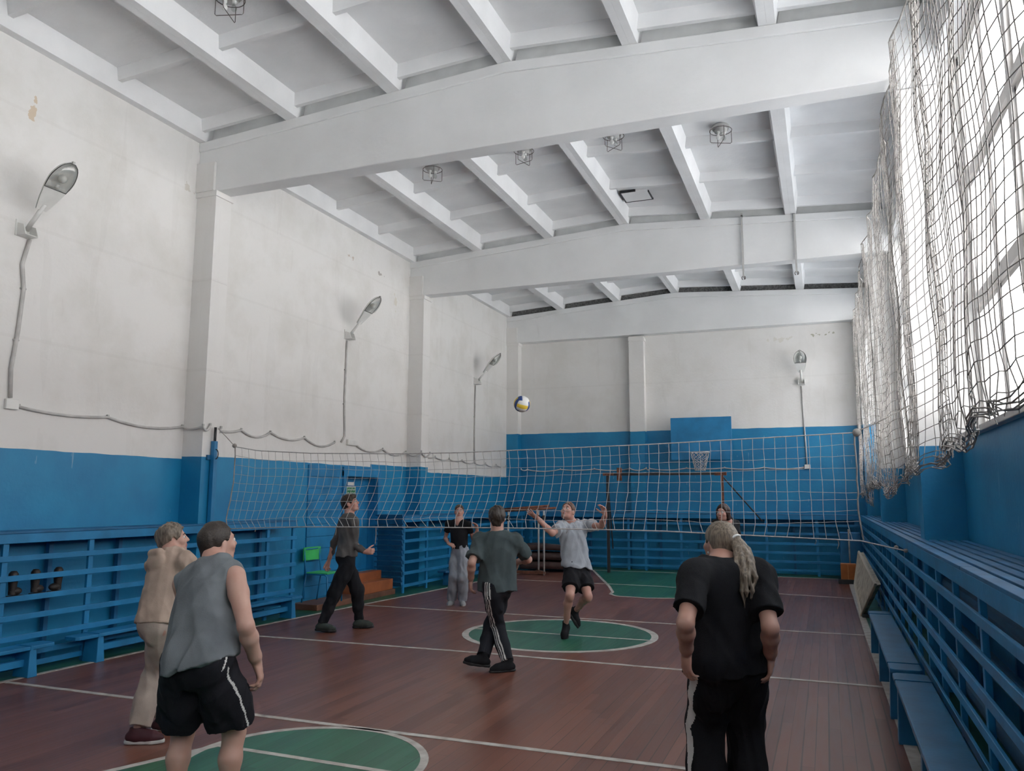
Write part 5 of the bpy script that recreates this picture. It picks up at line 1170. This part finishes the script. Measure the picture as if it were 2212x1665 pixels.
p.hair(hair_mat('auburn_hair', (.07, .030, .018), (.15, .07, .045), (60, 60, 40)), 'short auburn hair', t=.009, a=.020, low=-.08, amp=.002, tilt=(.82, .57))
p.brows(mat('auburn_brow', (.12, .055, .035), .8))

# girl with a dark bob, mostly hidden behind the woman with the ponytail
p = Person(JOINTS['bob'], 1.62, .008, W3(-.66, -.74, .04), skin=SK2, arm=.85, leg=.92, tw=.92, td=.92)
p.toes = {'AR': W3(-.5, -.86), 'AL': W3(-.35, -.93)}
p.body('girl with dark reddish bob, seen beyond the net above the ponytailed woman')
p.shirt('top', cloth_mat('black_top_cloth', (.010, .010, .014)), 'black short-sleeved top', e=.010, hem=.03, seed=61, amp=.004, sleeve=.6, vneck=.03, neck=.078)
p.trousers('trousers', cloth_mat('dark_trouser_cloth', (.014, .015, .020)), 'dark trousers', e=.010, waist=.05, length=1.95, r=(.100, .092, .074, .070, .066), seed=63, amp=.004)
for a in ('AR', 'AL'): p.shoe(a, cloth_mat('dark_grey_shoe', (.03, .03, .033)), MT['sole_k'])
p.hair(hair_mat('reddish_brown_hair', (.020, .008, .007), (.060, .026, .020), (60, 60, 12)), 'dark reddish-brown bob', t=.016, a=.040, low=-.10, amp=.003, tilt=(.90, .43), ears=False,
    ext=[([(.080, -.005, .03), (.082, .0, -.085)], [.030, .022], .02), ([(-.080, -.005, .03), (-.082, .0, -.085)], [.030, .022], .02), ([(-.05, -.06, -.06), (.05, -.06, -.06)], [.045, .045], .03)])
p.brows(MT['leather'])

# woman in black with the long ponytail, nearest on the right
p = Person(JOINTS['pony'], 1.66, .006, W3(-.34, .93, .10), skin=SK3, arm=1.14, leg=1.18, tw=1.30, td=1.15, belly=.02,
    hands={'WL': dict(curl=.65, d=W3(.0, .12, -1), pn=W3(.8, .3, .1), th=W3(-.2, 1, 0)), 'WR': dict(curl=.65, d=W3(.0, .12, -1), pn=W3(-.8, .3, .1), th=W3(.2, 1, 0))})
p.toes = {'AR': W3(.15, 1), 'AL': W3(-.1, 1)}
p.body('woman in black with a long blond ponytail, back turned, nearest on the right')
p.shirt('t_shirt', cloth_mat('black_cotton', (.0075, .0078, .010)), 'black T-shirt', e=.016, hem=.045, loose=.020, seed=71, amp=.005, sleeve=.74, neck=.066, srad=1.06, flare=.012)
f_ = p.side_stripe('L', (0,), .045)
p.trousers('trousers', [cloth_mat('black_trouser_cloth', (.006, .0062, .008)), MT['sole_w']], 'black trousers with a broad white stripe down the left seam', e=.014, waist=.05, length=1.93, r=(.104, .098, .088, .084, .080), seed=73, amp=.006, fm=f_)
for a in ('AR', 'AL'): p.shoe(a, cloth_mat('black_low_shoe', (.010, .010, .011)), MT['sole_k'])
hm = hair_mat('ash_blond_hair', (.085, .066, .048), (.24, .19, .14), (70, 70, 10))
hd = p.hc
tie = hd+W3(.052, -.098, .030); tail = []
for k in range(9):
    a = 2*PI*k/9; o1 = W3(.030*math.cos(a), .020*math.sin(a), 0); sw = .012*math.sin(k*2.1)
    pts = [tie+o1*.35, tie+W3(.022, -.050, -.055)+o1*1.1, tie+W3(.022+sw, -.095, -.12)+o1*1.3, tie+W3(.024-sw, -.135, -.19)+o1*1.2, tie+W3(.020+sw, -.150, -.255)+o1*.95, tie+W3(.018, -.150, -.315-.035*math.sin(k*1.7))+o1*.7]
    tail.append((pts, [.012, .015, .0145, .013, .010, .003], .007))
p.hair(hm, 'long ash-blond hair drawn into a ponytail', t=.012, a=.026, low=-.085, amp=.0015, tilt=(.86, .51), ext=[([(0, -.09, .05), (.0, -.115, .03)], [.03, .022], .03)])
F = Field(tie-V3(.2, .2, .42), tie+V3(.2, .2, .12), .0055)
for pts, rs, kk in tail: F.chain(pts, rs, kk)
F.folds(.0022, 77, 6, 60, 140, (1, 1, .25)); o = F.mesh('ponytail', hm, p.o); o['label'] = 'long ash-blond ponytail'
m_ = MB(); d_ = W3(.018, -.035, -.03); d_ = d_/np.linalg.norm(d_); a_ = unit(np.cross(d_, ZZ)); b_ = np.cross(d_, a_)
m_.tube([tie+d_*.008+(a_*math.cos(t_)+b_*math.sin(t_))*.026 for t_ in [2*PI*i/16 for i in range(16)]], .007, 6, closed=True); o = m_.build('hair_tie', MT['plasticw'], p.o, smooth=True); o['label'] = 'white hair clip'
m_ = MB(); m_.ball(p.hp(-.079, -.004, -.052), .006, 8, 6); m_.build('earring', MT['plasticw'], p.o, smooth=True)
